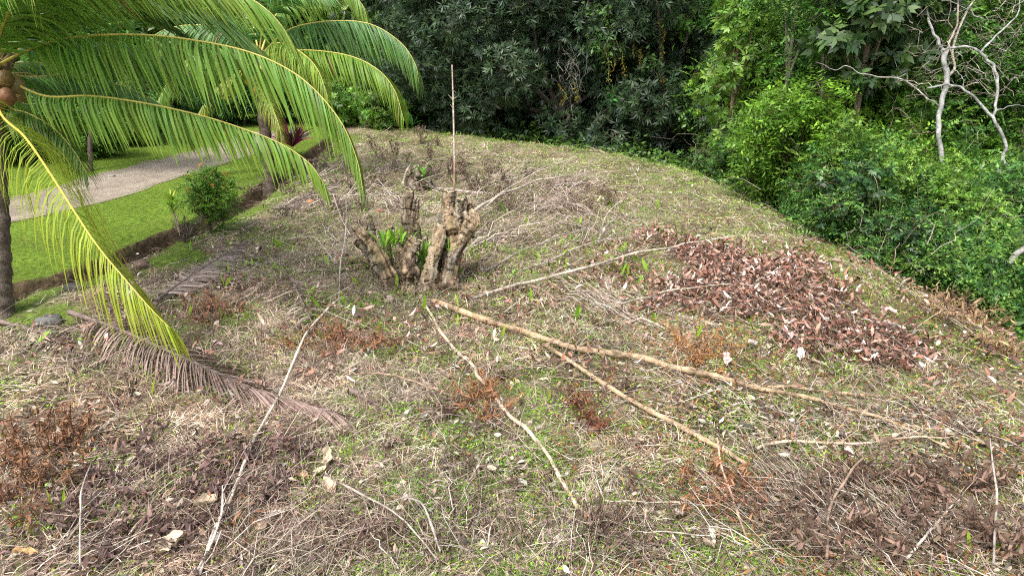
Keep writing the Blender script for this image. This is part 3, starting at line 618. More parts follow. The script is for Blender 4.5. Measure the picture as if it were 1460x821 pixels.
mb = MB(); twigs(mb, a, b, R.uniform(.003, .009, n), colmix(n, [(.12, .085, .06), (.2, .15, .1), (.38, .31, .24)]), wob=.12); mb.build('root_tangle', M_wood, stump, origin=org)
# strap-leaved plants growing between the lopped trunks
def strap_plant(c, n, L, w, col, label, sp_=.5, name='strap_leaf_plant', cat='plant', group=None, K=6, g=.8):
    o = empty(name, c, label, cat, group)
    az = R.uniform(0, TAU, n); hz = np.stack([np.cos(az), np.sin(az), 0*az], -1); d = nrm(UP+hz*R.uniform(.1, 1, (n, 1))*sp_*2)
    LL = L*R.uniform(.6, 1.1, n); pts = [c+hz*.03]
    for k in range(1, K): pts.append(pts[-1]+nrm(d-UP*g*((k-.5)/(K-1))**1.5*R.uniform(.5, 1.3, (n, 1)))*(LL/(K-1))[:, None])
    Pt = np.stack(pts, 1); prof = np.interp(np.linspace(0, 1, K), [0, .3, .65, 1], [.35, .8, 1, .05])
    sd = nrm(np.cross(d, UP)+R.normal(size=(n, 3))*.25); mb = MB()
    ribbons(mb, Pt, sd[:, None], w*R.uniform(.7, 1.1, (n, 1))*prof[None], colmix(n, col, jit=.12)); mb.build('leaves', M_leaf, o, origin=c)
    return o
BG = [(.22, .46, .03), (.15, .36, .03), (.32, .50, .05)]
strap_plant(P(563, 350, sD+.15), 9, .5, .07, BG, 'bright strap leaves sprouting at the left of the big stump', .5)
strap_plant(P(604, 372, sD+.1), 11, .55, .075, [(.13, .34, .03), (.2, .42, .04)], 'bright strap leaves in the middle gap of the big stump', .45)
strap_plant(P(582, 352, sD+.3), 8, .5, .07, BG, 'strap leaves behind the centre trunk of the big stump', .7)
strap_plant(P(572, 345, sD-.15), 7, .42, .06, BG, 'strap leaves in front of the centre trunk of the big stump', .7)
strap_plant(P(549, 352, sD-.05), 8, .45, .06, BG, 'strap leaves against the splayed left trunk of the big stump', .6)
strap_plant(P(640, 358, sD-.05), 6, .35, .05, BG, 'short strap leaves on the right trunk of the big stump', .6)
def herb(c, n, rad, hh, col, label, L=.05, name='leafy_herb', group=None, W_=.5, cat='plant'):
    o = empty(name, c, label, cat, group); mb = MB()
    p = c+np.stack([R.normal(size=n)*rad, R.normal(size=n)*rad, R.random(n)*hh], -1); d = R.normal(size=(n, 3)); d[:, 2] *= .6
    leaves(mb, p, d, R.normal(size=(n, 3)), L*R.uniform(.6, 1.2, n), L*W_*R.uniform(.7, 1.1, n), colmix(n, col)); mb.build('leaves', M_leaf, o, origin=c)
    m_ = 10; a = c+R.normal(size=(m_, 3))*[rad*.3, rad*.3, 0]; b = c+np.stack([R.normal(size=m_)*rad, R.normal(size=m_)*rad, R.uniform(.6, 1, m_)*hh], -1)
    mb = MB(); twigs(mb, a, b, np.full(m_, .005), colmix(m_, [(.15, .2, .05)])); mb.build('stems', M_wood, o, origin=c); return o
herb(P(556, 366, sD+.05), 180, .10, .3, [(.12, .26, .03), (.2, .34, .05)], 'small-leaved creeper at the left foot of the big stump', .035)
herb(P(606, 395, sD+.05), 260, .14, .3, [(.12, .24, .03)], 'small-leaved creeper between the middle trunks of the big stump', .04)
herb(G1(600, 268)+UP*.35+np.array([.1, -.25, 0]), 60, .16, .35, [(.16, .40, .04)], 'light green sprout hanging on the small dark stump', .16, W_=.3)
# small dark stump further back
s2 = G1(600, 271); D2 = s2[1]*cp-(s2[2]-CH)*sp
st2 = empty('small_stump', s2, 'small dark rotten stump behind the big one with a green sprout', 'stump')
for k_, L in enumerate([[(598, 272, 0), (598, 258, 0), (594, 240, 0)], [(606, 272, 0), (607, 255, .1), (611, 236, .1)], [(602, 272, .2), (602, 252, .2), (602, 231, .2)], [(592, 271, .1), (590, 255, .1), (587, 243, .1)]]):
    stem(L, [.2, .16, .07], 20+k_, (.12, .085, .06), .6, par=st2, org_=s2, D=D2, nm='stub')
# bare pole
pp = G1(647, 277); pD = pp[1]*cp-(pp[2]-CH)*sp
pole = empty('bare_pole', pp, 'thin bare upright pole rising behind the big stump against the dark trees', 'pole')
mb = MB(); pl = np.array([pp-UP*.05, P(648, 235, pD), P(647, 190, pD), P(646, 140, pD), P(644.5, 93, pD)]); tube(mb, smooth(pl, 50), [.035, .03, .024, .017], 8, np.array([[.30, .2, .14]]*14+[[.46, .38, .31]]*36), .15, 5); mb.build('stem', M_wood, pole, origin=pp)
for A_, B_ in (((646, 143), (639, 135)), ((646, 141), (652, 138)), ((646, 155), (642, 149))):
    mb = MB(); tube(mb, smooth([P(*A_, pD), P(*B_, pD-.05)], 6), [.012, .005], 6, np.array([.42, .34, .28])); mb.build('side_twig', M_wood, pole, origin=pp)

# ------------------------------------------------------------------ cut branches lying about
def bline(px, r, lift, n):
    g = np.array([G1(a, b) for a, b in px]); p = smooth(g, n); q = h(p[:, 0], p[:, 1])
    l = np.interp(np.linspace(0, 1, n), np.linspace(0, 1, len(np.atleast_1d(lift))), np.atleast_1d(lift)) if np.ndim(lift) else np.full(n, lift)
    base = smooth(np.stack([p[:, 0], p[:, 1], q], -1)[::max(1, n//8)], n); p[:, 2] = np.maximum(base[:, 2], q-.02)+l+r[0]
    return p
NB = [0]
def branch(label, px, r, lift=0.0, col=(.52, .40, .26), sides=None, sprout=0, name='cut_branch', fork=(), group='cut branches on the clearing'):
    NB[0] += 1; rng = np.random.default_rng(NB[0]+50)
    p0 = G1(*px[0]); o = empty(name, p0, label, 'branch', group); n = max(16, len(px)*7)
    def one(px, r, lift, nm):
        r = [x*1.12 for x in r]; p = bline(px, r, lift, n); p[:, 2] += .025; q_ = np.linspace(0, n/5, n); p += np.stack([vn(q_, 0*q_, NB[0]+9)-.5, vn(q_, 0*q_+4, NB[0]+9)-.5, .4*(vn(q_, 0*q_+8, NB[0]+9)-.5)], -1)*min(.04, r[0]*.9)
        t = np.linspace(0, 1, n); cc = np.array(col)*(.8+.4*vn(t*22, 0*t, NB[0]))[:, None]
        mb = MB(); rv = np.interp(t, np.linspace(0, 1, len(r)), r)*.86*(1+.22*(vn(t*n*.45, 0*t, NB[0]+3)-.5)+.35*(rng.random(n) < .06)); cc = np.array(col)*(.55+.8*vn(t*n*.3, 0*t, NB[0]))[:, None]
        tube(mb, p, rv, 10, cc, .2, 5, seed=NB[0])
        return mb, p
    mb, p = one(px, r, lift, 'stem')
    mb.build('stem', M_wood, o, origin=p0)
    for fp, fr_ in fork:
        mb, _ = one(fp, fr_, lift, 'fork'); mb.build('side_branch', M_wood, o, origin=p0)
    if sprout:
        idx = rng.integers(int(n*.3), n, sprout); a = p[idx]; L = rng.uniform(.25, .8, sprout); az = rng.uniform(0, TAU, sprout)
        T = nrm(p[np.minimum(idx+1, n-1)]-p[idx-1]); d = nrm(T+np.stack([np.cos(az), np.sin(az), rng.uniform(0, .7, sprout)], -1)*.7)
        mb = MB(); twigs(mb, a, a+d*L[:, None], np.full(sprout, max(.004, r[-1]*.6)), np.tile(np.array(col)*.9, (sprout, 1)), wob=.06); mb.build('twigs', M_wood, o, origin=p0)
    return o
TAN = (.44, .32, .20); PALE = (.50, .43, .34); GREY = (.42, .37, .32); BRN = (.30, .21, .15)
branch('longest thick tan pole running right from the foot of the big stump', [(620, 436), (650, 449), (700, 467), (760, 486), (820, 503), (900, 519), (960, 532), (1020, 549), (1080, 563), (1130, 573), (1180, 585), (1240, 601), (1300, 624), (1350, 648)], [.052, .048, .042, .036, .028, .018, .01], .02, TAN,
       fork=[([(1080, 563), (1130, 558), (1200, 567), (1270, 572), (1340, 580), (1405, 592)], [.022, .016, .007]), ([(1230, 597), (1262, 577), (1330, 562), (1400, 555), (1452, 556)], [.018, .012, .005]), ([(1225, 594), (1290, 612), (1360, 628), (1430, 648)], [.018, .012, .006])], sprout=8)
branch('straight tan pole splitting off below the longest pole, ending in brown weeds', [(775, 497), (810, 520), (860, 553), (900, 578), (950, 606), (1000, 633), (1040, 655), (1064, 668)], [.026, .032, .030, .025], .02, TAN)
branch('sinuous pale branch curving from the big stump down to the lower centre', [(604, 434), (615, 455), (628, 480), (650, 505), (668, 520), (680, 540), (700, 565), (725, 600), (750, 620), (775, 650), (800, 690), (820, 722), (842, 747)], [.02, .024, .026, .022, .015], .03, (.62, .5, .36))
branch('long pale branch sloping up from the stump towards the brown leaf pile', [(672, 434), (720, 420), (790, 405), (850, 392), (920, 375), (980, 363), (1050, 356)], [.034, .028, .02, .01], [.03, .08, .15, .2, .25], PALE, sprout=8)
branch('pale branch winding from left of the stump to the bottom left', [(492, 432), (470, 450), (440, 485), (425, 520), (403, 572), (378, 612), (355, 660), (330, 720), (305, 770), (288, 824)], [.013, .016, .018, .015, .012], [.1, .12, .06, .03], (.60, .53, .44))
branch('thin straight horizontal twig left of the big stump', [(447, 308), (500, 310), (560, 311), (604, 309)], [.012, .010, .008], [.5, .55, .5], PALE)
branch('hooked grey twig hanging above the thin horizontal twig', [(555, 262), (530, 274), (510, 288), (496, 310)], [.008, .012, .014], [.4, .5, .5], PALE)
branch('wavy grey twig hanging down left of the big stump', [(496, 310), (496, 345), (486, 385), (483, 440)], [.014, .012, .01], [.5, .4, .1, .02], GREY)
branch('short bent pale twig under the horizontal twig', [(477, 303), (488, 330), (501, 344)], [.016, .013, .008], [.45, .3, .1], PALE)
branch('thick pale bough reaching right from the top of the big stump', [(668, 322), (700, 305), (740, 286), (790, 270), (838, 262)], [.05, .035, .025, .012], [.2, .3, .3, .2], (.52, .44, .36), sprout=22)
branch('pale bough with many twigs above the thick bough', [(690, 318), (722, 292), (760, 272), (800, 255), (826, 246)], [.03, .022, .015, .008], [.3, .4, .5, .5], PALE, sprout=24)
branch('pale twig from the stump slanting up behind the green shoots', [(655, 375), (690, 350), (728, 330), (780, 312)], [.018, .015, .008], [.1, .15, .1], PALE, sprout=6)
branch('grey branch lying between the green shoots right of the stump', [(690, 394), (735, 368), (790, 343), (850, 328)], [.02, .016, .008], .05, GREY, sprout=8)
branch('faded branch parallel above the long sloping branch', [(728, 398), (796, 374), (838, 357), (870, 349), (930, 342)], [.018, .015, .008], .08, GREY, sprout=6)
branch('slim grey twig arching up at the top of the leaf litter', [(853, 352), (865, 322), (885, 309), (909, 293), (900, 268)], [.013, .011, .005], [.1, .3, .5, .6], PALE, sprout=5)
branch('slim twig slanting down to the left end of the brown leaf pile', [(809, 401), (868, 438), (914, 464), (965, 476)], [.013, .01, .006], .06, (.5, .4, .3), sprout=6)
branch('pale twig lying across the left edge of the brown leaf pile', [(885, 455), (940, 438), (990, 430), (1040, 425)], [.012, .01, .005], .22, PALE, sprout=4)
branch('short pale stick pointing at the long sloping branch from below', [(715, 455), (745, 432), (770, 412)], [.016, .012, .007], .06, PALE)
branch('bent bare branch arching at the right edge of the slope under the bushes', [(1279, 424), (1319, 412), (1345, 419), (1372, 438)], [.024, .022, .014], [.1, .4, .4, .1], (.42, .34, .26), sprout=12)
branch('pale stick crossing the grey leaf litter on the right', [(1075, 651), (1095, 644), (1133, 640), (1184, 643), (1232, 643), (1307, 634), (1352, 636)], [.017, .015, .012, .007], .06, (.6, .48, .35), sprout=6)
branch('dark curved stem arching through the bottom right brush', [(1174, 824), (1174, 773), (1198, 732), (1232, 697), (1275, 677)], [.014, .013, .01, .006], [.15, .35, .4, .3], (.27, .19, .14))
branch('reddish stem slanting down out of the brown weeds', [(1018, 656), (1031, 711), (1066, 783)], [.010, .012, .010], [.25, .2, .05], (.46, .31, .22))
branch('pale stick slanting at the bottom right between leaf litter', [(1285, 824), (1315, 785), (1352, 742)], [.012, .012, .007], .15, (.6, .52, .44))
branch('tall grey stalk leaning at the far bottom right', [(1410, 824), (1405, 759), (1393, 690)], [.009, .010, .006], [.1, .4, .5], GREY)
branch('grey twig crossing the bottom centre left', [(464, 694), (502, 716), (577, 763), (622, 816)], [.008, .010, .008], [.1, .15, .12], (.42, .36, .3), sprout=6)
branch('forked grey twig at the bottom centre', [(553, 728), (601, 745), (629, 816)], [.007, .009, .008], [.08, .2, .2], GREY, sprout=5)
branch('slim upright twig at the bottom left among purple leaves', [(120, 824), (125, 745), (140, 701)], [.008, .009, .005], [.1, .25, .3], GREY)
branch('pale forked stick at the bottom left near the pale dry leaf', [(281, 824), (318, 763), (322, 721)], [.012, .011, .006], [.02, .15, .2], (.6, .53, .45), sprout=4)
branch('very straight thin pale stalk lying in the lower centre', [(860, 735), (940, 738), (1021, 742)], [.006, .006, .005], .15, PALE)
branch('straight thin pale stalk lying nearest the bottom edge', [(915, 779), (970, 779), (1021, 781)], [.006, .006, .005], .12, PALE)
branch('long far twig pointing at the second palm frond tip', [(528, 199), (560, 186), (592, 171)], [.016, .016, .012], [.05, .2, .3], PALE)
branch('grey log lying behind the big stump', [(621, 273), (660, 277), (704, 282)], [.04, .045, .035], .02, (.36, .31, .27))
branch('stubby pale log beside the small dark stump', [(574, 269), (580, 259), (586, 250)], [.04, .04, .03], [.05, .2, .3], (.5, .42, .34))
branch('slim stick behind the left end of the big stump', [(520, 352), (560, 320), (610, 292), (640, 280)], [.010, .010, .006], [.6, .7, .7], PALE)
branch('curved brown branch across the moss left of the sinuous branch', [(505, 545), (540, 543), (580, 552), (625, 566)], [.010, .012, .008], .08, (.4, .28, .2))

# ------------------------------------------------------------------ dried weeds
def curled(mb, p, d, L, w, col, K=5):
    n = len(p); sd = nrm(np.cross(d, UP)+R.normal(size=(n, 3))*.5); nn = np.cross(sd, d); cu = R.normal(size=(n, 1))*1.3+.8; pts = [p]
    for k in range(1, K): pts.append(pts[-1]+nrm(d+nn*cu*((k-.5)/(K-1))-UP*.4*(k/K))*(L/(K-1))[:, None])
    ribbons(mb, np.stack(pts, 1), sd[:, None], w[:, None]*np.interp(np.linspace(0, 1, K), [0, .35, .7, 1], [.2, 1, .8, .1])[None], col)
def weed_proto(label, cols, H, ns, nl, L, w, spread, group, loc):
    o = empty('dried_weed', loc, label, 'dead plant', group); mb = MB()
    b = np.stack([R.normal(size=ns)*spread, R.normal(size=ns)*spread, R.uniform(.6, 1, ns)*H], -1); a = b*[.25, .25, 0]
    twigs(mb, a, b, np.full(ns, .007), colmix(ns, [np.array(cols[0])*1.1]), wob=.06); mb.build('stalks', M_wood, o)
    j = R.integers(0, ns, nl); t = R.uniform(.2, 1, (nl, 1)); p = a[j]*(1-t)+b[j]*t; az = R.uniform(0, TAU, nl)
    d = nrm(np.stack([np.cos(az), np.sin(az), R.uniform(-1.2, .9, nl)], -1)); mb = MB()
    curled(mb, p, d, L*1.15*R.uniform(.5, 1.3, nl), w*1.2*R.uniform(.4, 1.3, nl), colmix(nl, cols)); mb.build('withered_leaves', M_dead, o)
    return o
def weeds(spots, label, cols, H, ns, nl, L, w, spread, group, sc_=(.75, 1.25)):
    pr = None
    for k_, (a, b) in enumerate(spots):
        g = G1(a, b)
        if k_ % 4 == 0: pr = weed_proto(label, cols, H, ns, nl, L, w, spread, group, g)
        else: dup(pr, g, R.uniform(0, TAU), R.uniform(*sc_), tilt=(R.normal()*.2, R.normal()*.2))
weeds([(985, 690), (1010, 680), (1040, 700), (1060, 705), (1000, 725), (1080, 735), (975, 735), (1030, 740)], 'rust-brown curled weed stalk in the clump at the end of the straight pole', [(.26, .11, .05), (.19, .085, .045), (.33, .17, .09)], .42, 7, 90, .09, .017, .15, 'rust-brown weeds at the end of the straight pole')
weeds([(20, 640), (60, 625), (95, 640), (50, 690), (15, 720), (110, 690), (80, 650), (5, 670), (30, 760)], 'dark rusty weed stalk at the left edge of the clearing', [(.20, .095, .05), (.14, .07, .04), (.27, .14, .07)], .45, 7, 140, .08, .016, .16, 'rusty weeds at the left edge')
weeds([(1150, 735), (1190, 700), (1240, 715), (1290, 740), (1210, 770), (1340, 720), (1380, 705), (1260, 690), (1110, 780), (1430, 700), (1330, 790), (1170, 800), (1250, 800), (1440, 790), (1300, 700), (1390, 770)], 'dark brown brushy weed in the bottom right thicket', [(.16, .10, .07), (.11, .07, .05), (.27, .18, .13)], .48, 12, 110, .10, .026, .18, 'dark brush in the bottom right')
weeds([(545, 232), (565, 222), (580, 235), (600, 205), (560, 245), (590, 190), (625, 210), (535, 215), (615, 228), (690, 268), (668, 258), (655, 250), (648, 262), (720, 262)], 'small greyish brown dead weed on the far part of the knoll', [(.17, .12, .09), (.12, .08, .06), (.23, .165, .125)], .6, 6, 80, .14, .04, .16, 'dead weeds on the far knoll')
weeds([(285, 445), (310, 440), (335, 450), (300, 460)], 'rust-coloured dry fern tuft beside the greyish pink frond', [(.24, .11, .06), (.17, .08, .045)], .25, 12, 160, .08, .02, .3, 'rusty tufts beside the greyish pink frond')
weeds([(430, 495), (460, 485), (490, 492), (520, 500), (470, 505), (545, 495)], 'low red-brown dry fern tuft below the big stump', [(.25, .11, .05), (.17, .075, .04), (.3, .16, .08)], .22, 14, 170, .08, .018, .28, 'dry fern tufts below the big stump')
weeds([(670, 572), (695, 578), (705, 592)], 'orange-brown dry fern hanging beside the sinuous branch', [(.32, .15, .06), (.22, .10, .05)], .28, 9, 150, .09, .018, .2, 'dry ferns beside the sinuous branch')
weeds([(975, 505), (1000, 500), (1030, 510), (1015, 520), (985, 518)], 'orange dry fern at the lower left end of the brown leaf pile', [(.38, .19, .07), (.30, .14, .06), (.24, .11, .05)], .2, 14, 220, .07, .014, .32, 'orange ferns by the leaf pile')
weeds([(835, 605), (848, 615), (822, 580)], 'deep red dry fern in the green patch under the straight pole', [(.20, .075, .04), (.14, .055, .03)], .25, 6, 90, .09, .02, .12, 'red ferns under the straight pole')
weeds([(1345, 440), (1370, 452), (1395, 470), (1330, 455), (1415, 500), (1440, 515), (1385, 432)], 'dry brown brush on the slope below the right bushes', [(.30, .19, .10), (.20, .12, .075), (.38, .26, .15)], .4, 9, 140, .12, .025, .25, 'dry brush on the right slope')
weeds([(855, 280), (835, 272), (870, 292), (820, 290), (795, 282), (760, 292), (740, 305), (775, 270), (720, 300), (840, 300), (800, 305), (700, 290)], 'dark dry tuft above the green shoots right of the stump', [(.17, .115, .08), (.12, .08, .055)], .45, 16, 90, .12, .02, .3, 'dark tufts above the green shoots')
weeds([(545, 395), (530, 380), (650, 405), (665, 390), (575, 405), (625, 410), (600, 360), (520, 350), (690, 330), (505, 330), (640, 290), (560, 300)], 'dark brown dead weed crowding the foot of the big stump', [(.12, .08, .055), (.17, .115, .08), (.24, .17, .12)], .32, 9, 80, .09, .02, .18, 'dead weeds around the big stump')
weeds([(150, 690), (190, 720), (230, 670), (270, 700), (210, 640), (320, 690), (360, 650), (400, 690), (250, 760), (170, 780), (430, 650), (300, 650), (130, 740), (380, 720)], 'purple-brown withered weed in the litter at the bottom left', [(.13, .075, .065), (.19, .12, .105), (.28, .19, .16), (.09, .05, .045)], .24, 8, 110, .10, .03, .2, 'withered weeds at the bottom left')
weeds([(430, 240), (470, 225), (500, 245), (510, 275), (450, 285), (410, 310), (480, 300), (540, 265), (520, 300), (620, 255), (660, 240), (700, 250), (750, 255), (680, 275), (720, 280)], 'dark withered weed in the cut brush behind the big stump', [(.12, .085, .065), (.17, .12, .095), (.25, .18, .14)], .5, 12, 100, .13, .032, .25, 'withered weeds behind the big stump')
weeds([(850, 470), (640, 590), (1100, 600), (560, 640), (760, 690), (920, 720), (380, 560), (180, 560), (720, 540), (1180, 590), (1330, 680), (890, 560)], 'small isolated dark brown withered weed in the open straw', [(.13, .08, .055), (.2, .13, .09), (.09, .055, .04)], .16, 6, 70, .08, .024, .14, 'small withered weeds in the open')
weeds([(360, 275), (440, 250), (460, 240), (478, 262), (430, 262), (410, 275)], 'greyish dead weed under the second palm', [(.15, .11, .09), (.21, .16, .13)], .4, 8, 90, .14, .03, .25, 'dead weeds under the second palm')
weeds([(855, 745), (870, 770), (840, 775), (900, 790)], 'dark dry stalk tuft at the bottom end of the sinuous branch', [(.13, .085, .06), (.18, .12, .09)], .35, 14, 60, .07, .014, .14, 'dark stalks at the end of the sinuous branch')
weeds([(700, 770), (620, 790), (560, 770), (690, 720), (740, 790)], 'brown stalk tuft at the bottom centre', [(.15, .10, .07), (.21, .14, .10)], .3, 12, 70, .06, .014, .2, 'brown stalks at the bottom centre')

# bundles of cut stems in the thicket
for k_, (a, b, az0, n, L_, lab) in enumerate([(1230, 800, 2.35, 34, 1.1, 'largest bundle of pale stems fanning up-left in the bottom right thicket'), (1330, 815, 2.2, 22, .9, 'bundle of stems at the bottom edge of the right thicket'), (1180, 770, 2.0, 16, .8, 'bundle of stems at the left end of the right thicket'), (640, 800, 1.9, 16, .7, 'loose grey stems at the bottom centre'), (330, 815, 1.15, 14, 1.0, 'pale stems fanning up-right beside the forked stick'), (90, 790, .9, 14, .7, 'whitish stems in the bottom left corner'), (1420, 815, 1.7, 14, .7, 'grey stems in the bottom right corner'), (860, 800, 1.7, 16, .6, 'dark stems at the bottom right of centre'), (1120, 600, 2.9, 10, .8, 'pale stems crossing the grey litter above the crossing stick'), (700, 262, .5, 26, 1.8, 'tangle of grey stems behind the bare pole foot'), (590, 300, 2.6, 22, 1.3, 'tangle of grey stems behind the left of the big stump'), (470, 300, .4, 22, 1.2, 'grey stems right of the fallen orange coconut'), (500, 370, 2.3, 18, 1.0, 'grey stems left of the big stump foot'), (700, 350, .7, 24, 1.4, 'tangle of stems right of the big stump foot'), (540, 245, .3, 22, 1.5, 'grey stems left of the small dark stump'), (790, 270, .4, 26, 1.7, 'pale stems at the far side of the dark tufts'), (830, 310, 2.7, 24, 1.4, 'crossed stems in front of the dark tufts'), (660, 300, .9, 20, 1.2, 'stems leaning behind the right of the big stump'), (440, 262, .5, 20, 1.2, 'dark stems under the second palm frond tips'), (760, 300, .6, 26, 1.5, 'tangle of pale stems right of the big stump top'), (830, 350, .9, 14, 1.2, 'pale stems among the lime shoots'), (900, 455, 2.6, 16, 1.4, 'pale stems left of the brown leaf pile'), (1310, 605, 2.8, 12, .9, 'thin stems around the far end of the longest pole')]):
    g = G1(a, b); o = empty('stem_bundle', g, lab, 'dry stems', 'bundles of dry stems'); aa = g+R.normal(size=(n, 3))*[.3, .25, .02]; aa[:, 2] = h(aa[:, 0], aa[:, 1])+.01
    az = az0+R.normal(size=n)*.35; ll = L_*R.uniform(.5, 1.1, n); bb = aa+np.stack([np.cos(az)*ll, np.sin(az)*ll, 0*az], -1); bb[:, 2] = h(bb[:, 0], bb[:, 1])+R.uniform(.02, .35 if b > 500 else .75, n)
    mb = MB(); twigs(mb, aa, bb, R.uniform(.004, .0085, n)*(1 if b > 500 else 1.9), colmix(n, [(.44, .35, .29), (.34, .26, .22), (.58, .50, .43)]), sag=R.uniform(-.05, .12, n), wob=.05, K=7, sides=4); mb.build('stems', M_wood, o, origin=g)

# ------------------------------------------------------------------ bright green shoots
c6 = [(75, 165), (165, 260), (60, 280), (95, 345), (75, 400), (220, 450), (30, 305), (130, 555), (290, 515), (450, 405), (325, 330), (285, 650), (90, 675), (385, 490), (525, 495), (490, 560), (515, 640), (585, 700), (610, 425), (695, 430), (730, 520), (880, 320), (870, 375), (945, 300), (915, 290), (985, 250), (1020, 250), (1070, 260), (1080, 90), (1095, 380), (780, 360), (880, 500), (920, 520), (875, 590), (1065, 640), (125, 150)]
c7 = [(45, 135), (70, 150), (55, 220), (95, 150), (230, 100), (250, 120), (50, 300), (30, 310), (125, 310), (155, 260), (215, 230), (240, 270), (205, 290), (175, 355), (225, 345), (335, 285), (350, 240), (410, 290), (405, 330), (470, 265), (460, 330), (500, 370), (545, 310), (590, 330), (635, 325), (590, 360), (540, 400), (575, 410), (420, 415), (465, 380), (725, 575), (795, 650), (610, 580), (275, 560), (180, 475), (320, 430), (70, 410), (85, 480), (610, 205), (640, 75), (425, 70), (600, 240), (1030, 235), (30, 385), (110, 200), (260, 160), (290, 150)]
c5 = [(150, 660), (1050, 720), (1080, 555), (980, 555), (820, 545), (950, 345), (990, 355), (1050, 330), (1000, 235), (1040, 210), (930, 240), (820, 260), (1100, 330), (975, 410)]
spots = [(365+a/3.04, 270+b/3.04) for a, b in c6]+[(730+a/3.04, 270+b/3.04) for a, b in c7]+[(a/3.04, 270+b/3.04) for a, b in c5]
spots += [(540+R.normal()*40, 190+R.normal()*8) for _ in range(8)]+[(400, 350), (440, 180), (560, 200), (781, 575), (700, 210), (640, 215)]
SHL = 'small lime-green leaf shoot standing singly out of the dry grass'; SHG = 'lime-green shoots scattered over the clearing'
def shoot_proto(loc, nl, L):
    o = empty('leaf_shoot', loc, SHL, 'shoot', SHG); mb = MB(); az = R.uniform(0, TAU, nl); hz = np.stack([np.cos(az), np.sin(az), 0*az], -1)
    d = nrm(UP+hz*R.uniform(.15, .7, (nl, 1))); LL = L*R.uniform(.7, 1.1, nl); pts = [hz*.005]; K = 5
    for k in range(1, K): pts.append(pts[-1]+nrm(d-UP*.3*(k/K)**2+hz*.2*k/K)*(LL/(K-1))[:, None])
    ribbons(mb, np.stack(pts, 1), nrm(np.cross(d, UP)+R.normal(size=(nl, 3))*.3)[:, None], .042*R.uniform(.8, 1.15, (nl, 1))*np.array([[.25, .75, 1, .75, .08]]), colmix(nl, [(.28, .50, .04), (.22, .44, .03), (.38, .56, .06)], jit=.12))
    mb.build('blade', M_leaf, o); return o
prs = []
for k_, (a, b) in enumerate(spots):
    g = G1(a, b+4)
    if k_ < 5: prs.append(shoot_proto(g, [1, 2, 1, 1, 2][k_], .22))
    else: dup(prs[R.integers(0, 5)], g, R.uniform(0, TAU), R.uniform(1.1, 1.65), tilt=(R.normal()*.25, R.normal()*.25))
def bigshoot(a, b, n, L, w, label): strap_plant(G1(a, b), n, L, w, [(.30, .52, .03), (.38, .58, .05)], label, .25, 'leaf_shoot', 'shoot', K=5, g=.4)
bigshoot(214, 566, 1, .36, .06, 'large lime-green blade standing in front of the long mauve frond')
bigshoot(1430, 762, 1, .2, .05, 'lime-green blade at the right edge, highest of the group there')
bigshoot(1416, 795, 2, .2, .05, 'pair of lime-green blades below the highest one at the right edge')
bigshoot(1385, 800, 2, .24, .05, 'dark-based green blades left of the pair at the bottom right edge')
bigshoot(1398, 822, 2, .2, .04, 'green blades cut by the bottom edge at the right')
bigshoot(1360, 718, 1, .17, .045, 'yellow-green single blade above the bottom right blades')
bigshoot(1424, 678, 2, .2, .05, 'flat lying lime blade right of the grey leaf litter')
bigshoot(1240, 800, 1, .16, .035, 'small lime blade inside the dark bottom right brush')
bigshoot(967, 800, 2, .3, .025, 'narrow green grass blade at the bottom edge right of centre')
bigshoot(500, 660, 3, .3, .02, 'narrow green grass tuft above the pale torn leaves')
bigshoot(82, 735, 3, .3, .02, 'narrow green grass tuft near the left bottom corner')
for (a, b, n, r, hh, lab) in [(575, 590, 90, .14, .12, 'low lime-green seedling patch below the thin reddish frond remains'), (810, 600, 160, .2, .18, 'leafy green clump beside the deep red ferns'), (570, 712, 160, .26, .12, 'lush green seedlings right of the pale torn leaves'), (450, 688, 40, .06, .12, 'tiny green sprig among the pale torn leaves'), (615, 722, 120, .2, .12, 'green seedlings at the lower centre'), (800, 780, 120, .22, .1, 'mossy green seedlings at the bottom centre'), (1060, 750, 160, .22, .12, 'round-leaved clover clump beside the reddish stem'), (25, 745, 50, .1, .14, 'small clover sprig in the left bottom corner'), (640, 470, 60, .1, .1, 'small green sprig near the cut end of the longest pole')]:
    herb(G1(a, b), n, r, hh, [(.22, .46, .03), (.3, .5, .05), (.15, .34, .03)], lab, .05)

# pale big dry leaves
def bigleaf(a, b, L, w, col, label, tilt=.3, az=None):
    g = G1(a, b, .06); az = R.uniform(0, TAU) if az is None else az; o = None; mb = MB(); K = 9; J = 7
    L *= .85; w *= .85; K = 15; J = 11; sd_ = a*.37+b*.11
    t = np.linspace(0, 1, K)[:, None]; s = np.linspace(-1, 1, J)[None]
    wd = w*.5*(.7+.6*vn(t*7+sd_, s*2.5+sd_, 5))*np.sin(np.clip(t*.94+.05, 0, 1)*math.pi)**.7*(1+.18*np.sin(s*7+t*9))
    x_ = t*L-L/2+0*s; y_ = s*wd; z_ = .35*w*np.abs(s)**1.5+.25*L*(fbm(t*2.2+sd_, s*1.2+sd_, 13)-.3)+.22*L*(fbm(t*7+s+sd_, s*4+t, 3)-.5)
    v = np.stack([x_*math.cos(az)-y_*math.sin(az), x_*math.sin(az)+y_*math.cos(az), z_+x_*tilt], -1); v[..., 2] -= v[..., 2].min()
    i = (np.arange(K-1)[:, None]*J+np.arange(J-1)[None]).ravel()
    c = np.array(col)*(.85+.3*vn(t*5+0*s, s*5+0*t, 8))[..., None]*(1-.25*(np.abs(s+0*t) < .05))[..., None]
    mb.add(v+g, np.stack([i, i+1, i+J+1, i+J], -1), c.reshape(-1, 3)); o = mb.build('dry_leaf', M_dead, None, origin=g); tag(o, label, 'leaf', 'big pale dry leaves')
CR = (.56, .45, .32); WH = (.56, .51, .46)
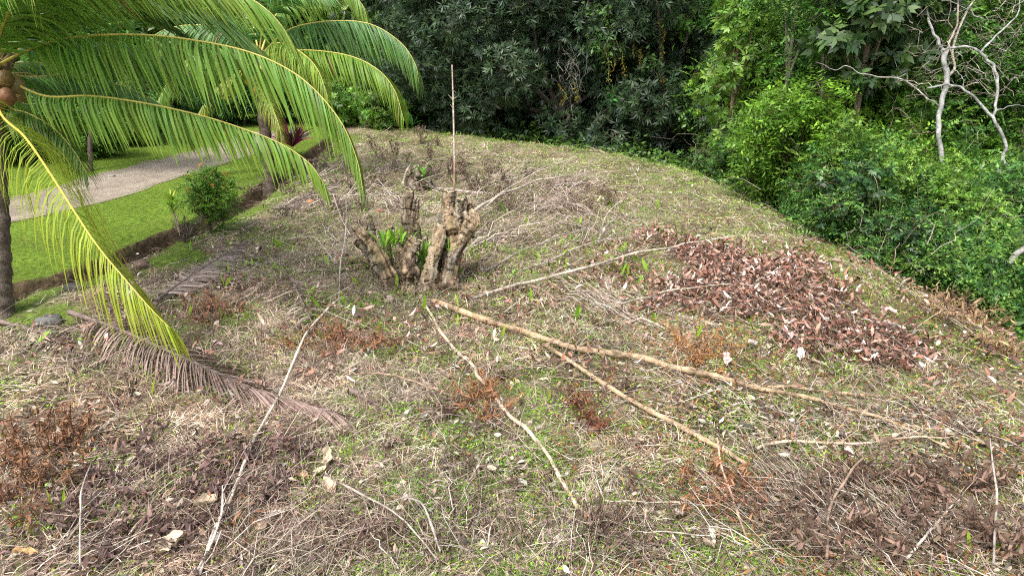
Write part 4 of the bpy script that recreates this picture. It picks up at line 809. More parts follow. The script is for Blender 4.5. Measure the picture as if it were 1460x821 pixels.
for a in [(296, 728, .26, .17, CR, 'cream crumpled leaf beside the thin upright grey twig on the purple litter'), (246, 790, .28, .18, (.6, .5, .36), 'cream ragged leaf at the bottom left by the pale forked stick'), (468, 663, .24, .12, CR, 'cream torn leaf, uppermost of the torn leaves left of centre', .4), (482, 667, .2, .08, CR, 'narrow pointed cream leaf touching the uppermost torn leaf'), (455, 684, .2, .14, (.66, .56, .36), 'cream folded leaf with a green sprig beside it'), (430, 688, .2, .12, (.5, .33, .2), 'tan leaf left of the cream folded leaf'), (470, 706, .24, .12, (.6, .46, .33), 'tan curled leaf cluster under the torn leaves'), (392, 745, .22, .11, WH, 'white-cream leaf left of the bottom centre twigs'), (375, 765, .2, .12, CR, 'cream leaf close below the white-cream leaf'),
          (330, 806, .2, .1, CR, 'cream leaf at the bottom edge by the pale forked stick'), (355, 655, .16, .08, (.5, .48, .42), 'greyish curled leaf beside the winding pale branch'), (910, 637, .22, .09, (.5, .38, .28), 'flat tan leaf in the straw right of centre'), (700, 680, .2, .12, (.45, .38, .3), 'crumpled grey-brown leaf in the lower centre'), (745, 697, .12, .08, (.6, .56, .52), 'small white leaf near the lower centre'), (965, 745, .16, .1, WH, 'white leaf between the two very straight stalks'), (1008, 785, .18, .11, (.6, .5, .4), 'tan leaf right of the nearest straight stalk'),
          (1115, 660, .14, .1, WH, 'white leaf beside the pale stick in the grey litter'), (1208, 655, .16, .09, WH, 'white pointed leaf in the grey litter right part'), (1252, 470, .3, .12, (.66, .6, .58), 'large white leaf on the right side of the brown leaf pile'), (1275, 478, .34, .14, WH, 'brightest white leaf at the right end of the brown leaf pile'), (1300, 475, .3, .12, (.62, .56, .5), 'greyish white leaf past the right end of the leaf pile'), (1265, 452, .3, .14, (.62, .45, .4), 'pinkish leaf at the upper right of the leaf pile'), (1003, 378, .3, .12, WH, 'white leaf at the upper left of the leaf pile'), (1070, 500, .26, .14, WH, 'white leaf at the lower left of the leaf pile'), (1035, 522, .26, .13, (.65, .45, .42), 'pink leaf just under the orange ferns'), (1140, 515, .3, .12, WH, 'white leaf at the bottom of the leaf pile'), (1057, 382, .3, .13, (.62, .48, .45), 'pale pink leaf near the top of the leaf pile'), (660, 610, .12, .06, (.42, .4, .4), 'small grey leaf right of the thin reddish frond remains'), (605, 602, .1, .06, (.4, .38, .38), 'grey leaf beside the low lime seedlings'), (40, 800, .2, .1, (.55, .36, .17), 'orange-tan curled leaf in the bottom left corner')]:
    bigleaf(*a)
# stones, husks and fallen coconuts
def lump_(name, cat, a, b, r, col, label, m, sz=(1, 1, .8), lp=.25):
    g = G1(a, b, r*.35); mb = MB(); ball(mb, g, r, np.array(col), sz, lp, 18, 12, seed=int(a) % 17, lf=1.6); tag(mb.build(name, m, None, origin=g), label, cat)
lump_('stone', 'stone', 555, 430, .10, (.36, .28, .24), 'rounded mauve-grey stone at the foot of the big stump', M_stone)
lump_('stone', 'stone', 866, 209, .35, (.5, .46, .36), 'largest pale boulder at the far rim under the dark trees', M_stone, (1.2, .8, .6))
lump_('stone', 'stone', 889, 216, .28, (.5, .46, .36), 'pale boulder just right of the largest one at the far rim', M_stone, (1.1, .8, .55))
lump_('stone', 'stone', 934, 228, .15, (.55, .53, .5), 'small pale stone on the rim right of the boulders', M_stone)
lump_('stone', 'stone', 70, 462, .16, (.14, .14, .13), 'dark grey stone on the grass near the near palm', M_stone, (1.2, 1, .7))
lump_('stone', 'stone', 527, 502, .07, (.6, .54, .5), 'small pale stone in the red-brown dry ferns', M_stone)
lump_('stone', 'stone', 160, 253, .10, (.25, .24, .22), 'small stone on the far side of the gravel road', M_stone)
lump_('coconut_husk', 'coconut', 203, 381, .14, (.16, .10, .08), 'dark brown coconut husk on the grass at the ditch', M_husk)
lump_('coconut_husk', 'coconut', 108, 413, .12, (.09, .08, .075), 'blackened coconut husk lying in the ditch', M_husk, (1.6, 1, .7))
lump_('coconut_husk', 'coconut', 840, 614, .11, (.14, .09, .07), 'dark husk beside the deep red ferns', M_husk)
lump_('fallen_coconut', 'coconut', 442, 290, .10, (.60, .20, .06), 'orange coconut fallen under the second palm', M_husk)
lump_('fallen_coconut', 'coconut', 541, 302, .07, (.60, .18, .06), 'small orange coconut behind the strap leaves of the stump', M_husk)
lump_('fallen_coconut', 'coconut', 298, 505, .07, (.5, .16, .1), 'small red fruit beside the long mauve frond', M_husk, (1.5, 1, .7))

# ------------------------------------------------------------------ foliage
def lump_dir(n):
    v = R.normal(size=(n, 3)); return nrm(v)
def crown(mb, blobs, m, per, L, Wd, cols, style='spray', droop=.3, inner=.25, tw=.5, jit=.22, rag=.35):
    b = np.array(blobs, float); c = b[:, :3]; r = b[:, 3]; sq = b[:, 4] if b.shape[1] > 4 else np.ones(len(b))
    k = R.choice(len(b), m, p=r**2/np.sum(r**2)); d = lump_dir(m)
    nz = vn(d[:, 0]*2.6+k*5.1, d[:, 1]*2.6+d[:, 2]*3.1+50, 3); nz2 = vn(d[:, 0]*7+k*3.1, d[:, 1]*7+d[:, 2]*6+70, 4)
    rad = r[k]*(1-rag+rag*1.6*nz+.25*(nz2-.5))*np.where(R.random(m) < inner, R.uniform(.35, .85, m), R.uniform(.86, 1.03, m))
    q = c[k]+d*rad[:, None]*np.stack([np.ones(m), np.ones(m), sq[k]], -1)
    dist = np.linalg.norm((q[:, None]-c[None])/np.stack([r, r, r*sq], -1)[None], axis=2); dist[np.arange(m), k] = 9
    ok = dist.min(1) > .62; q, d, k = q[ok], d[ok], k[ok]; m = len(q)
    cc = colmix(m, cols, jit=jit)
    up = UP*.45
    if style == 'whorl':
        ax = nrm(d+up+R.normal(size=(m, 3))*.45); s1 = nrm(np.cross(ax, R.normal(size=(m, 3)))); s2 = np.cross(ax, s1)
        a = (np.arange(per)[None]/per*TAU+R.random((m, 1))*TAU+R.normal(size=(m, per))*.2)[..., None]
        ld = ax[:, None]*R.uniform(.15, .8, (m, per, 1))+s1[:, None]*np.cos(a)+s2[:, None]*np.sin(a)-UP*droop*R.uniform(.3, 1.4, (m, per, 1))
        pos = np.repeat(q[:, None], per, 1)+nrm(ld)*L*.08; sd = np.cross(ld, ax[:, None])
    else:
        t = nrm(d*.8+R.normal(size=(m, 3))*.7-UP*.1); s1 = nrm(np.cross(t, UP+R.normal(size=(m, 3))*.3))
        u = (np.arange(per)/per)[None, :, None]; sg = np.where(np.arange(per) % 2, 1, -1)[None, :, None]
        pos = q[:, None]+t[:, None]*u*tw-UP*droop*.5*tw*u**2; ld = t[:, None]*.55+s1[:, None]*sg-UP*droop*R.uniform(0, 1.6, (m, per, 1))+R.normal(size=(m, per, 3))*.2
        sd = np.cross(ld, UP)+R.normal(size=(m, per, 3))*.35
    n = m*per; pos = pos.reshape(-1, 3); ld = ld.reshape(-1, 3); sd = sd.reshape(-1, 3)
    sz = R.uniform(.65, 1.15, n)
    leaves(mb, pos, ld, sd, L*sz, Wd*sz, np.repeat(cc, per, 0)*R.uniform(.8, 1.2, (n, 1)))
def limbs(mb, blobs, base_r, H0, col, n_tw=120, z0=-.3, lean=(0, 0)):
    b = np.array(blobs, float); f = np.array([lean[0], lean[1], H0])
    tube(mb, smooth([[0, 0, z0], [lean[0]*.3, lean[1]*.3, H0*.5], f, f*1.0+np.array([0, 0, .6*H0])*.5], 30), [base_r*1.25, base_r, base_r*.8, base_r*.5], 12, np.array(col), .12, 3, seed=3)
    for x in b: tube(mb, smooth([f*.75, (f+x[:3])/2+R.normal(size=3)*.2-UP*.1, x[:3], x[:3]+nrm(x[:3]-f)*x[3]*.6], 16), [base_r*.55, base_r*.3, base_r*.12, .01], 7, np.array(col), .1, 3)
    k = R.integers(0, len(b), n_tw); a = b[k, :3]+R.normal(size=(n_tw, 3))*b[k, 3:4]*.2; e = b[k, :3]+lump_dir(n_tw)*b[k, 3:4]*.9
    twigs(mb, a, e, np.full(n_tw, max(.012, base_r*.1)), colmix(n_tw, [col]), wob=.08)
SECOND = None
def tree(name, loc, label, cat, blobs, m, per, L, Wd, cols, bark, base_r, H0, group=None, mat_=None, n_tw=120, part='crown', **kw):
    global SECOND
    o = empty(name, loc, label, cat, group)
    mb = MB(); limbs(mb, blobs, base_r, H0, bark, n_tw); mb.build('trunk' if part == 'crown' else 'stems', M_bark, o)
    mb = MB(); crown(mb, blobs, m, per, L, Wd, cols, **kw)
    if SECOND:
        q_ = np.array(blobs)[R.random(len(blobs)) < .55]; crown(mb, q_, SECOND[0], 7, .11, .045, [(.13, .27, .045), (.07, .18, .035), (.20, .33, .06)], jit=.45, rag=.8, tw=.4); SECOND = None
    mb.build(part, mat_ or M_leaf, o, smooth=False); return o
def loc_at(px, D, dz=0):
    x = (px-PW/2)/FPX*D; y = D*1.02; return np.array([x, y, float(h(x, y))+dz])
def rb(n, R0, z0, z1, r0, r1, sq=.8, seed=1):
    g = np.random.default_rng(seed); out = []
    for i in range(n):
        z = z0+(z1-z0)*(i+.5)/n; a = i*2.4+g.uniform(-.5, .5); rr = R0*math.sqrt(g.uniform(.15, 1))*math.sin(math.pi*(.2+.65*(i+.5)/n)); out.append((math.cos(a)*rr, math.sin(a)*rr, z, g.uniform(r0, r1), sq))
    return out
# dark whorled-leaf trees at the far rim
MG = [(.030, .060, .028), (.045, .085, .035), (.022, .045, .022), (.065, .11, .045)]
gm_ = 'dark evergreen trees on the far rim'
mA = tree('evergreen_tree', loc_at(655, 37, -.5), 'dark evergreen tree behind the bare pole, leftmost on the far rim', 'tree', rb(16, 4.2, .6, 11, 1.7, 2.6, .85, 2), 5200, 9, .36, .075, MG, (.10, .085, .07), .35, 4, gm_, style='whorl', droop=.35)
mB = tree('evergreen_tree', loc_at(800, 34.5, 0), 'dark evergreen tree with long leaf whorls in the top centre', 'tree', rb(17, 4.4, .9, 11, 1.6, 2.5, .85, 5), 6200, 9, .34, .07, MG, (.10, .085, .07), .35, 4, gm_, style='whorl', droop=.3)
dup(mB, loc_at(945, 33, 0), 2.2, (1, 1, 1.02), 'dark evergreen tree hung with yellow vines right of the top centre', gm_)
dup(mA, loc_at(725, 41, 0), 1.2, 1.15, 'dark evergreen tree set back between the pole and the top centre', gm_)
dup(mB, loc_at(870, 41, 0), 4.0, 1.2, 'dark evergreen tree set back behind the yellow vines', gm_)
dup(mA, loc_at(600, 44, 0), 3.4, 1.0, 'dark evergreen tree peeping out beyond the second palm frond tips', gm_)
dup(mA, loc_at(1010, 37, 0), 5.0, 1.0, 'dark evergreen tree behind the tall light green sapling', gm_)
# lighter trees
LGc = [(.13, .26, .035), (.18, .34, .04), (.10, .20, .03), (.22, .36, .06)]
t1 = tree('sapling_tree', loc_at(1040, 22.5), 'tall light green sapling at the rim right of the dark trees', 'tree', [(0, 0, 1.6, .9), (.7, 0, 2.5, 1.0), (-.5, .2, 3.3, .95), (.4, -.1, 4.2, 1.05), (1.2, .3, 4.9, .9), (0, 0, 5.4, 1.0), (.9, 0, 6.2, .9), (-.2, 0, 6.8, .9)], 1000, 8, .23, .075, LGc, (.22, .16, .11), .06, 3.6, style='whorl', droop=.7, inner=.5, n_tw=60, rag=.6)
MBc = [(.08, .21, .04), (.12, .28, .05), (.06, .15, .03), (.18, .34, .06)]
tb = tree('forest_tree', loc_at(1120, 29), 'mid green forest tree behind the yellow-green bush', 'tree', rb(13, 3.0, 2.0, 12, 1.3, 2.0, .85, 9), 2900, 9, .25, .10, MBc, (.16, .13, .10), .18, 4, 'forest trees beyond the right rim', droop=.35, tw=.55, inner=.3)
YG = [(.24, .40, .035), (.30, .46, .04), (.17, .31, .03)]
M_leaf_pale = mat('leaf_pale', .3, .42, .45, .35, .8)
tc_ = tree('forest_tree', loc_at(1290, 31), 'yellow-green forest tree behind the bare white tree', 'tree', rb(12, 2.8, 2.2, 13, 1.2, 1.9, .8, 14), 2600, 9, .24, .10, [(.19, .34, .04), (.26, .40, .06), (.13, .26, .035)], (.18, .15, .12), .15, 5, 'forest trees beyond the right rim', droop=.25, tw=.5, inner=.3)
GT = 'forest trees beyond the right rim'
for pr, px, D, rz, s, dz, lab in [(tb, 1200, 36, 1.0, 1.15, 0, 'forest tree behind the big-leaved tree, farthest of the right side'), (tc_, 1170, 32, 2.0, 1.0, 0, 'yellow-green forest tree between the bush and the big-leaved tree'), (tb, 1400, 30, 3.3, 1.1, 0, 'dense forest tree behind the arching white branches'), (tc_, 1390, 38, 4.2, 1.2, 0, 'pale forest tree high behind the arching white branches'), (tb, 1480, 26, 5.0, 1.0, 0, 'dark forest tree cut by the right edge near the top'),
                              (tb, 1080, 40, .4, 1.2, 0, 'forest tree behind the tall light green sapling'), (tc_, 1470, 34, 1.4, 1.15, 0, 'yellow-green forest tree at the top right corner'), (tb, 1300, 25, 2.6, .75, 0, 'short dark-leaved forest tree left of the white trunk')]:
    dup(pr, loc_at(px, D, dz), rz, s, lab, GT)
for pr, px, D, rz, s, dz, lab in [(tb, 1255, 21.5, 1.9, .78, 0, 'mid green forest tree right of the big-leaved trunk'), (tc_, 1400, 22.5, 3.1, .8, 0, 'yellow-green forest tree inside the arch of the white branches'), (tb, 1450, 23.5, .3, .85, 0, 'dark forest tree at the right edge beside the arching branch'), (tc_, 1310, 24, 5.2, .82, 0, 'light forest tree just left of the white trunk'), (tb, 1170, 24.5, 4.4, .72, 0, 'forest tree between the brightest bush and the big-leaved trunk'),
                              (t1, 1285, 19.5, 2.0, .85, 0, 'light green sapling left of the white trunk low on the slope'), (t1, 1440, 20.5, 4.0, .8, 0, 'light green sapling near the right edge below the arching branch'), (t1, 1385, 21, 1.0, .9, 0, 'slender sapling between the white trunk and the arching branch'), (t1, 1085, 24.5, 3.0, 1.05, 0, 'light green sapling right behind the tallest one')]:
    dup(pr, loc_at(px, D, dz), rz, s, lab, GT)
sl = tree('slender_tree', loc_at(1113, 20.5), 'slender tree with a thin pale stem just right of the tall sapling', 'tree', [(0, 0, 4.6, .8), (.6, .1, 5.6, .9), (-.5, 0, 6.3, .9), (.2, .2, 7.2, 1.0), (.9, 0, 8.0, .9), (-.3, 0, 8.9, .9), (.1, .3, 3.4, .5)], 900, 8, .16, .065, MBc, (.33, .29, .24), .055, 5.2, 'slender trees on the right', n_tw=70, inner=.4, rag=.6, tw=.4)
for px, D, rz, s, lab in [(1165, 19.5, 1.2, 1.0, 'slender tree between the brightest bush and the big-leaved tree'), (1275, 23, 2.2, .95, 'slender tree right of the big-leaved tree'), (1300, 21, 3.0, 1.05, 'slender tree left of the white trunk'), (1398, 21, 4.2, .95, 'slender tree framed by the arching white branches'), (1462, 20, 5.2, 1.0, 'slender tree at the right edge'), (1425, 23, .3, 1.1, 'slender tree behind the arching white branch near the right edge'), (1060, 26, 3.7, 1.1, 'slender tree behind the tall sapling at the rim'), (1235, 25, 5.9, 1.0, 'slender tree behind the big-leaved trunk')]:
    dup(sl, loc_at(px, D), rz, s, lab, 'slender trees on the right')
# big-leaved tree
tree('big_leaved_tree', loc_at(1217, 18.5, -.6), 'thin tree with tiers of large dark drooping leaves', 'tree', [(0, 0, 5.4, .9, .45), (.9, .2, 5.9, .9, .4), (-.8, 0, 6.2, .85, .4), (.3, -.3, 6.9, 1.0, .45), (1.3, 0, 7.2, .9, .4), (-1, .1, 7.5, .9, .4), (0, 0, 8.1, 1.1, .45), (.9, 0, 8.6, 1., .5), (.1, 0, 9.4, 1.1, .5)], 560, 7, .34, .15, [(.05, .10, .035), (.075, .14, .04), (.10, .17, .05), (.035, .07, .03)], (.25, .19, .14), .09, 6.0, style='whorl', droop=.65, inner=.3, n_tw=40, rag=.5)
# bushes along the right rim
def bush(px, D, label, cols, r, hgt, L, Wd, m, dz=0, n=9, seed=1, style='spray', droop=.35, cat='bush', name='leafy_bush', group=None, per=8, **kw):
    n = int(n*1.8); bl = rb(n, r*1.0, hgt*.2, hgt*.95, r*.20, r*.44, .75, seed); kw.setdefault('rag', .6); kw.setdefault('jit', .38); kw.setdefault('inner', .35)
    global SECOND; SECOND = (int(m*.5), cols)
    return tree(name, loc_at(px, D, dz), label, cat, bl, int(m*.75), per, L, Wd, cols, (.17, .12, .08), .045, hgt*.4, group, part='foliage', n_tw=150, style=style, droop=droop, **kw)
GB = 'bushes along the right rim'
b1 = bush(1142, 18.6, 'yellow-green rounded bush at the rim, brightest of the right side', [(.17, .33, .035), (.22, .39, .04), (.11, .24, .03)], 1.6, 3.7, .18, .07, 1900, dz=0, n=14, seed=3, group=GB)
DG = [(.032, .095, .028), (.055, .145, .038), (.024, .065, .02), (.09, .20, .045)]  # greens taken darker: shadow at the forest base is put into the leaf colour
b2 = bush(1262, 15.0, 'dense dark green bush behind the leaf pile', DG, 1.5, 2.2, .13, .05, 2100, n=12, seed=4, group=GB, style='whorl', droop=.9, per=7)
MDq = 0
MD = [(.05, .15, .035), (.085, .21, .045), (.035, .10, .025), (.15, .29, .055)]  # mid greens also darkened, painting in deeper shade low in the forest
b3 = bush(1355, 14.8, 'mid green bush below the bare white trunk', MD, 1.5, 2.5, .12, .05, 2500, n=13, seed=6, group=GB)
b4 = bush(1450, 12.4, 'broad-leaved green bush nearest the right edge', MD, 1.2, 2.0, .11, .05, 2000, n=11, seed=8, group=GB, style='whorl', droop=.5, per=7)
for pr, px, D, rz, s, dz, lab in [(b2, 1085, 21.5, 1, 1.0, 0, 'dark bush at the foot of the tall light green sapling'), (b3, 1195, 17.5, 2, .85, 0, 'mid green bush right below the brightest bush'), (b2, 1330, 13.5, 3, .7, 0, 'dark bush overhanging the bent bare branch'), (b1, 1265, 18.5, 4, .95, .5, 'yellowish bush under the big-leaved tree'), (b3, 1245, 23, 5, 1.3, 0, 'green bush at the foot of the big-leaved trunk'),
                              (b2, 1390, 15.8, .6, 1.15, 0, 'dark bush behind the arching lower white branch'), (b1, 1310, 21, 1.7, 1.2, 0, 'yellow-green bush left of the white trunk'), (b3, 1450, 17, 2.8, 1.25, 0, 'green bush at the right edge under the white branches'), (b4, 1490, 11.2, 4.5, .8, -.1, 'low bush in the lower right corner of the forest'), (b1, 1400, 21, 3.9, 1.3, 0, 'bright bush between the white trunk and the arching branches'), (b3, 1480, 13.5, 5.5, 1.1, 0, 'bush cut by the right edge above the slope'), (b2, 1030, 27, 2.1, .95, 0, 'dark bush at the rim left of the tall light green sapling'), (b1, 1455, 24, .9, 1.2, 0, 'bright green bush at the right edge high on the slope'), (b4, 1385, 13.2, .4, .6, 0, 'small broad-leaved bush beside the bent bare branch'), (b2, 1130, 22, 3.1, 1.2, 0, 'dark bush hidden behind the brightest bush'), (b4, 1380, 18, 1.9, 1.3, 0, 'broad-leaved bush right of the white trunk')]:
    dup(pr, loc_at(px, D, dz), rz, s, lab, GB)
for pr, px, D, rz, s, lab in [(b3, 1225, 16.0, 1.1, .6, 'small mid green bush in the dark gap above the leaf pile'), (b1, 1285, 16.2, 2.5, .55, 'small yellowish bush in the rim thicket above the leaf pile'), (b3, 1315, 15.2, .9, .6, 'small mid green bush left of the white trunk foot'), (b1, 1408, 14.6, 3.3, .5, 'small yellowish bush low under the arching white branch'), (b4, 1425, 15.5, 2.0, .9, 'small-leaved bush behind the low yellowish one'), (b2, 1160, 19.5, 5.1, .7, 'small dark bush at the foot of the brightest bush'), (b1, 1440, 18.5, 1.3, .8, 'yellowish bush under the right end of the arching branch')]:
    dup(pr, loc_at(px, D), rz, s, lab, GB)
for px, D, rz, s, lab in [(1205, 16.2, .5, .42, 'young light green sapling in the dark gap above the leaf pile'), (1300, 14.3, 2.5, .38, 'young light green sapling above the bent bare branch'), (1375, 14.0, 4.0, .42, 'young light green sapling below the arching white branch'), (1438, 13.0, 5.0, .36, 'young light green sapling near the right edge low down'), (1090, 20.3, 1.7, .45, 'young light green sapling at the foot of the tall one')]:
    dup(t1, loc_at(px, D), rz, s, lab, 'young saplings in the rim thicket')
for pr, px, D, rz, s, lab in [(b3, 1245, 16.8, .4, 1.0, 'taller bush rising from the rim thicket above the leaf pile'), (b2, 1420, 17.5, 1.9, 1.1, 'tall dark bush behind the lower arching white branch'), (b3, 1462, 14.5, 3.9, 1.2, 'taller bush at the right edge'), (b2, 1305, 17.0, 4.4, 1.1, 'tall dark bush left of the white trunk')]:
    dup(pr, loc_at(px, D), rz, (s, s, s*1.15), lab, GB)
# bare scrambling stems hanging at the forest edge
for k_, (px, py, D, n, lab) in enumerate([(1130, 270, 18.6, 26, 'bare scrambling stems under the brightest bush'), (1185, 290, 17, 22, 'bare scrambling stems in the dark gap above the leaf pile'), (1265, 330, 14.6, 24, 'bare scrambling stems left of the bent bare branch'), (1330, 370, 13.2, 20, 'bare scrambling stems over the bent bare branch'), (1400, 390, 12.6, 22, 'bare scrambling stems beside the leaning mottled trunk'), (1020, 215, 23, 18, 'bare stems at the foot of the tall sapling'), (1300, 200, 18, 24, 'fine bare stems left of the white trunk')]):
    c = P(px, py, D); o = empty('scrambling_stems', c, lab, 'stems', 'bare stems at the forest edge'); a = c+R.normal(size=(n, 3))*[.7, .3, .4]; b = a+np.stack([R.normal(size=n)*.6, R.normal(size=n)*.3-.2, R.normal(size=n)*.7], -1)
    mb = MB(); twigs(mb, a, b, R.uniform(.006, .012, n), colmix(n, [(.34, .28, .2), (.25, .2, .15), (.42, .38, .3)]), sag=R.normal(size=n)*.25, wob=.05, K=7); mb.build('stems', M_wood, o, origin=c)
# rim plants under the dark trees
def rosette(px, py, label, n, L, w, cols, up=.6, group=None):
    g = G1(px, py); strap_plant(g+UP*.2, n, L, w, cols, label, up, 'broad_leaf_plant', 'plant', group, K=5, g=1.1)
rosette(588, 184, 'plant with large round light leaves at the tip of the second palm frond', 6, .9, .38, [(.12, .33, .06)], .6)
rosette(690, 190, 'fern-like dark plant at the left of the far rim', 14, 1.3, .14, [(.05, .13, .025)], .8)
rosette(938, 222, 'light green sprouting plant under the yellow vines', 12, 1.1, .2, [(.10, .26, .05), (.15, .34, .05)], .8)
rosette(975, 240, 'bright lime plant at the rim near the sapling', 12, .9, .18, [(.20, .46, .03)], .6)
rosette(1068, 262, 'spiky green plant at the rim below the sapling', 14, 1.0, .12, [(.12, .30, .04)], .7)
rosette(1180, 332, 'dark leafy plant under the bushes above the leaf pile', 12, .7, .13, [(.06, .15, .03)], .7)
rosette(1100, 285, 'dark leafy plant at the rim under the brightest bush', 12, .8, .13, [(.06, .15, .03)], .8)
rosette(770, 195, 'dark leafy plant at the rim under the top centre tree', 12, 1.0, .15, [(.05, .12, .03)], .8)
# hanging vines with yellow fruit
def vine(px, D, y0, y1, label, k):
    a = P(px, y0, D); b = P(px+3, y1, D); p = smooth([a, (a+b)/2+R.normal(size=3)*.15, b], 30); o = empty('hanging_vine', p[-1], label, 'vine', 'yellow hanging vines')
    mb = MB(); tube(mb, p, .012, 5, np.array([.12, .13, .05])); mb.build('stem', M_wood, o, origin=p[-1])
    n = k; q = p[R.integers(0, 30, n)]+R.normal(size=(n, 3))*.05; mb = MB(); leaves(mb, q, R.normal(size=(n, 3))-UP*.5, R.normal(size=(n, 3)), np.full(n, .085), np.full(n, .055), colmix(n, [(.30, .25, .03), (.22, .16, .02), (.12, .15, .03)])); mb.build('flowers', M_petal, o, origin=p[-1])
for v in [(865, 30.0, 62, 116, 'yellow vine hanging below the light leaf tuft in the dark tree'), (872, 30.2, 58, 100, 'shorter yellow vine just right of the one under the light leaf tuft'), (889, 30.2, 60, 108, 'yellow vine in the middle of the hanging vines'), (900, 30.1, 30, 85, 'thickest golden vine high in the dark tree'), (913, 30.2, 70, 100, 'short yellow vine right of the thickest golden vine'), (939, 29.8, 32, 66, 'upper right yellow vine'), (946, 29.9, 74, 118, 'lowest right yellow vine'), (796, 30.6, 120, 148, 'small yellow vine left of the pale dead twigs'), (819, 30.6, 120, 144, 'small yellow vine right of the pale dead twigs')]: vine(*v, 85)
def tuft(px, py, D, n, r, cols, label, L=.34):
    c = P(px, py, D); o = empty('climber_tuft', c, label, 'climbing plant'); mb = MB(); p = c+R.normal(size=(n, 3))*r; d = R.normal(size=(n, 3))-UP*.6
    leaves(mb, p, d, R.normal(size=(n, 3)), L*R.uniform(.6, 1.1, n), L*.42*R.uniform(.8, 1.1, n), colmix(n, cols)); mb.build('leaves', M_leaf, o, origin=c)
    a = c+R.normal(size=(8, 3))*r*.4; mb = MB(); twigs(mb, a, a+R.normal(size=(8, 3))*r*1.5, np.full(8, .012), colmix(8, [(.12, .14, .06)])); mb.build('stems', M_wood, o, origin=c)
tuft(862, 22, 30.2, 130, .45, [(.11, .25, .05), (.15, .3, .06)], 'light green leaf tuft climbing high in the dark trees')
tuft(866, 70, 30.2, 70, .3, [(.11, .22, .05)], 'light leaf tuft just above the lowest yellow vine')
tuft(931, 83, 30, 40, .25, [(.15, .3, .08)], 'pale leaf tuft between the yellow vines')
tuft(847, 60, 30.4, 50, .28, [(.10, .24, .05)], 'light leaf tuft left of the yellow vines')
tuft(875, 134, 30.4, 30, .25, [(.08, .26, .06)], 'light leaves low on the dark tree below the vines')
tuft(974, 30, 30, 110, .4, [(.11, .26, .04)], 'green creeper hanging in the dark trees left of the sapling')
c = P(812, 105, 30.3); o = empty('dead_twig_cluster', c, 'pale grey dead twigs caught in the dark tree', 'dead branch'); a = c+R.normal(size=(70, 3))*[.3, .2, .5]; mb = MB(); twigs(mb, a, a+R.normal(size=(70, 3))*[.25, .2, .5], np.full(70, .010), colmix(70, [(.26, .25, .22)]), wob=.12); mb.build('twigs', M_wood, o, origin=c)

# bare white tree
o0 = loc_at(1347, 18.5); wt = empty('bare_tree', o0, 'bare white-barked tree with a forked trunk on the right', 'tree')
WC = np.array([.33, .33, .31])
def pst(L, D, r, nm, par, og, col=WC, dz=None):
    pts = [P(a, b, D+(dz[i] if dz else 0)) for i, (a, b) in enumerate(L)]
    n = len(pts)*9; t = np.linspace(0, 1, n); sp_ = smooth(pts, n); sp_ += np.stack([vn(t*n/4, 0*t, len(L))-.5, 0*t, vn(t*n/4, 0*t+5, len(L))-.5], -1)*.05
    mb = MB(); tube(mb, sp_, [x*.54 for x in r], 10, col*(.5+.95*vn(t*n/3, 0*t, len(L)))[:, None], .2, 3, seed=len(L)); return mb.build(nm, M_wood, par, origin=og)
DW = 16.6
pst([(1350, 300), (1347, 262), (1342, 224), (1338, 184), (1342, 148), (1350, 115), (1347, 89), (1345, 71)], DW, [.09, .10, .10, .12, .11], 'trunk', wt, o0)
pst([(1345, 71), (1332, 49), (1322, 20), (1320, -15)], DW, [.07, .06, .05, .04], 'limb', wt, o0)
pst([(1348, 90), (1354, 60), (1364, 35), (1368, -10)], DW, [.06, .05, .035], 'limb', wt, o0, np.array([.36, .28, .24]))
pst([(1350, 112), (1361, 95), (1358, 70), (1372, 30), (1392, -5)], DW+.3, [.06, .05, .035], 'limb', wt, o0, np.array([.42, .36, .31]))
pst([(1346, 72), (1362, 69), (1384, 67), (1401, 79), (1416, 95), (1422, 118), (1421, 145), (1417, 166)], DW-.3, [.045, .05, .06, .06, .05], 'limb', wt, o0)
pst([(1399, 73), (1413, 58), (1432, 40), (1451, 20), (1456, -8)], DW-.3, [.045, .035, .02], 'limb', wt, o0)
pst([(1322, 127), (1345, 122), (1368, 125), (1391, 141), (1411, 161), (1421, 181), (1434, 210), (1430, 227), (1447, 253), (1462, 266)], DW-.6, [.035, .05, .065, .07, .08], 'limb', wt, o0)
pst([(1340, 150), (1320, 140), (1305, 125), (1279, 112), (1233, 107), (1207, 95), (1190, 99), (1164, 89)], DW, [.035, .028, .02, .010], 'limb', wt, o0, np.array([.4, .37, .33]))
pst([(1360, 100), (1372, 110), (1374, 122)], DW, [.02, .015], 'limb', wt, o0)
pst([(1417, 160), (1440, 152), (1462, 150)], DW-.3, [.025, .012], 'limb', wt, o0)
n = 190; a = np.concatenate([P(R.uniform(1290, 1460, n), R.uniform(-30, 140, n), DW+R.uniform(-.5, 1.2, n))]); az = R.uniform(0, TAU, n); b = a+np.stack([np.cos(az), np.sin(az)*.5, R.uniform(-.4, 1, n)], -1)*R.uniform(.3, 1.3, (n, 1))
mb = MB(); twigs(mb, a, b, R.uniform(.006, .013, n), colmix(n, [(.42, .38, .34), (.28, .22, .18)]), wob=.1, K=6); mb.build('fine_twigs', M_wood, wt, origin=o0)
wt2 = empty('leaning_trunk', P(1425, 425, 12.5), 'leaning mottled trunk among the lower right bushes', 'tree')
pst([(1385, 440), (1400, 410), (1440, 370), (1470, 348)], 12.0, [.12, .11, .10], 'trunk', wt2, P(1425, 425, 12.5), np.array([.3, .29, .26]))
wt3 = empty('grey_trunk', P(1357, 420, 13), 'short grey trunk at the foot of the right bushes', 'tree')
pst([(1356, 432), (1358, 410), (1363, 385), (1366, 350)], 12.9, [.10, .085, .08], 'trunk', wt3, P(1357, 420, 13), np.array([.3, .27, .23]))

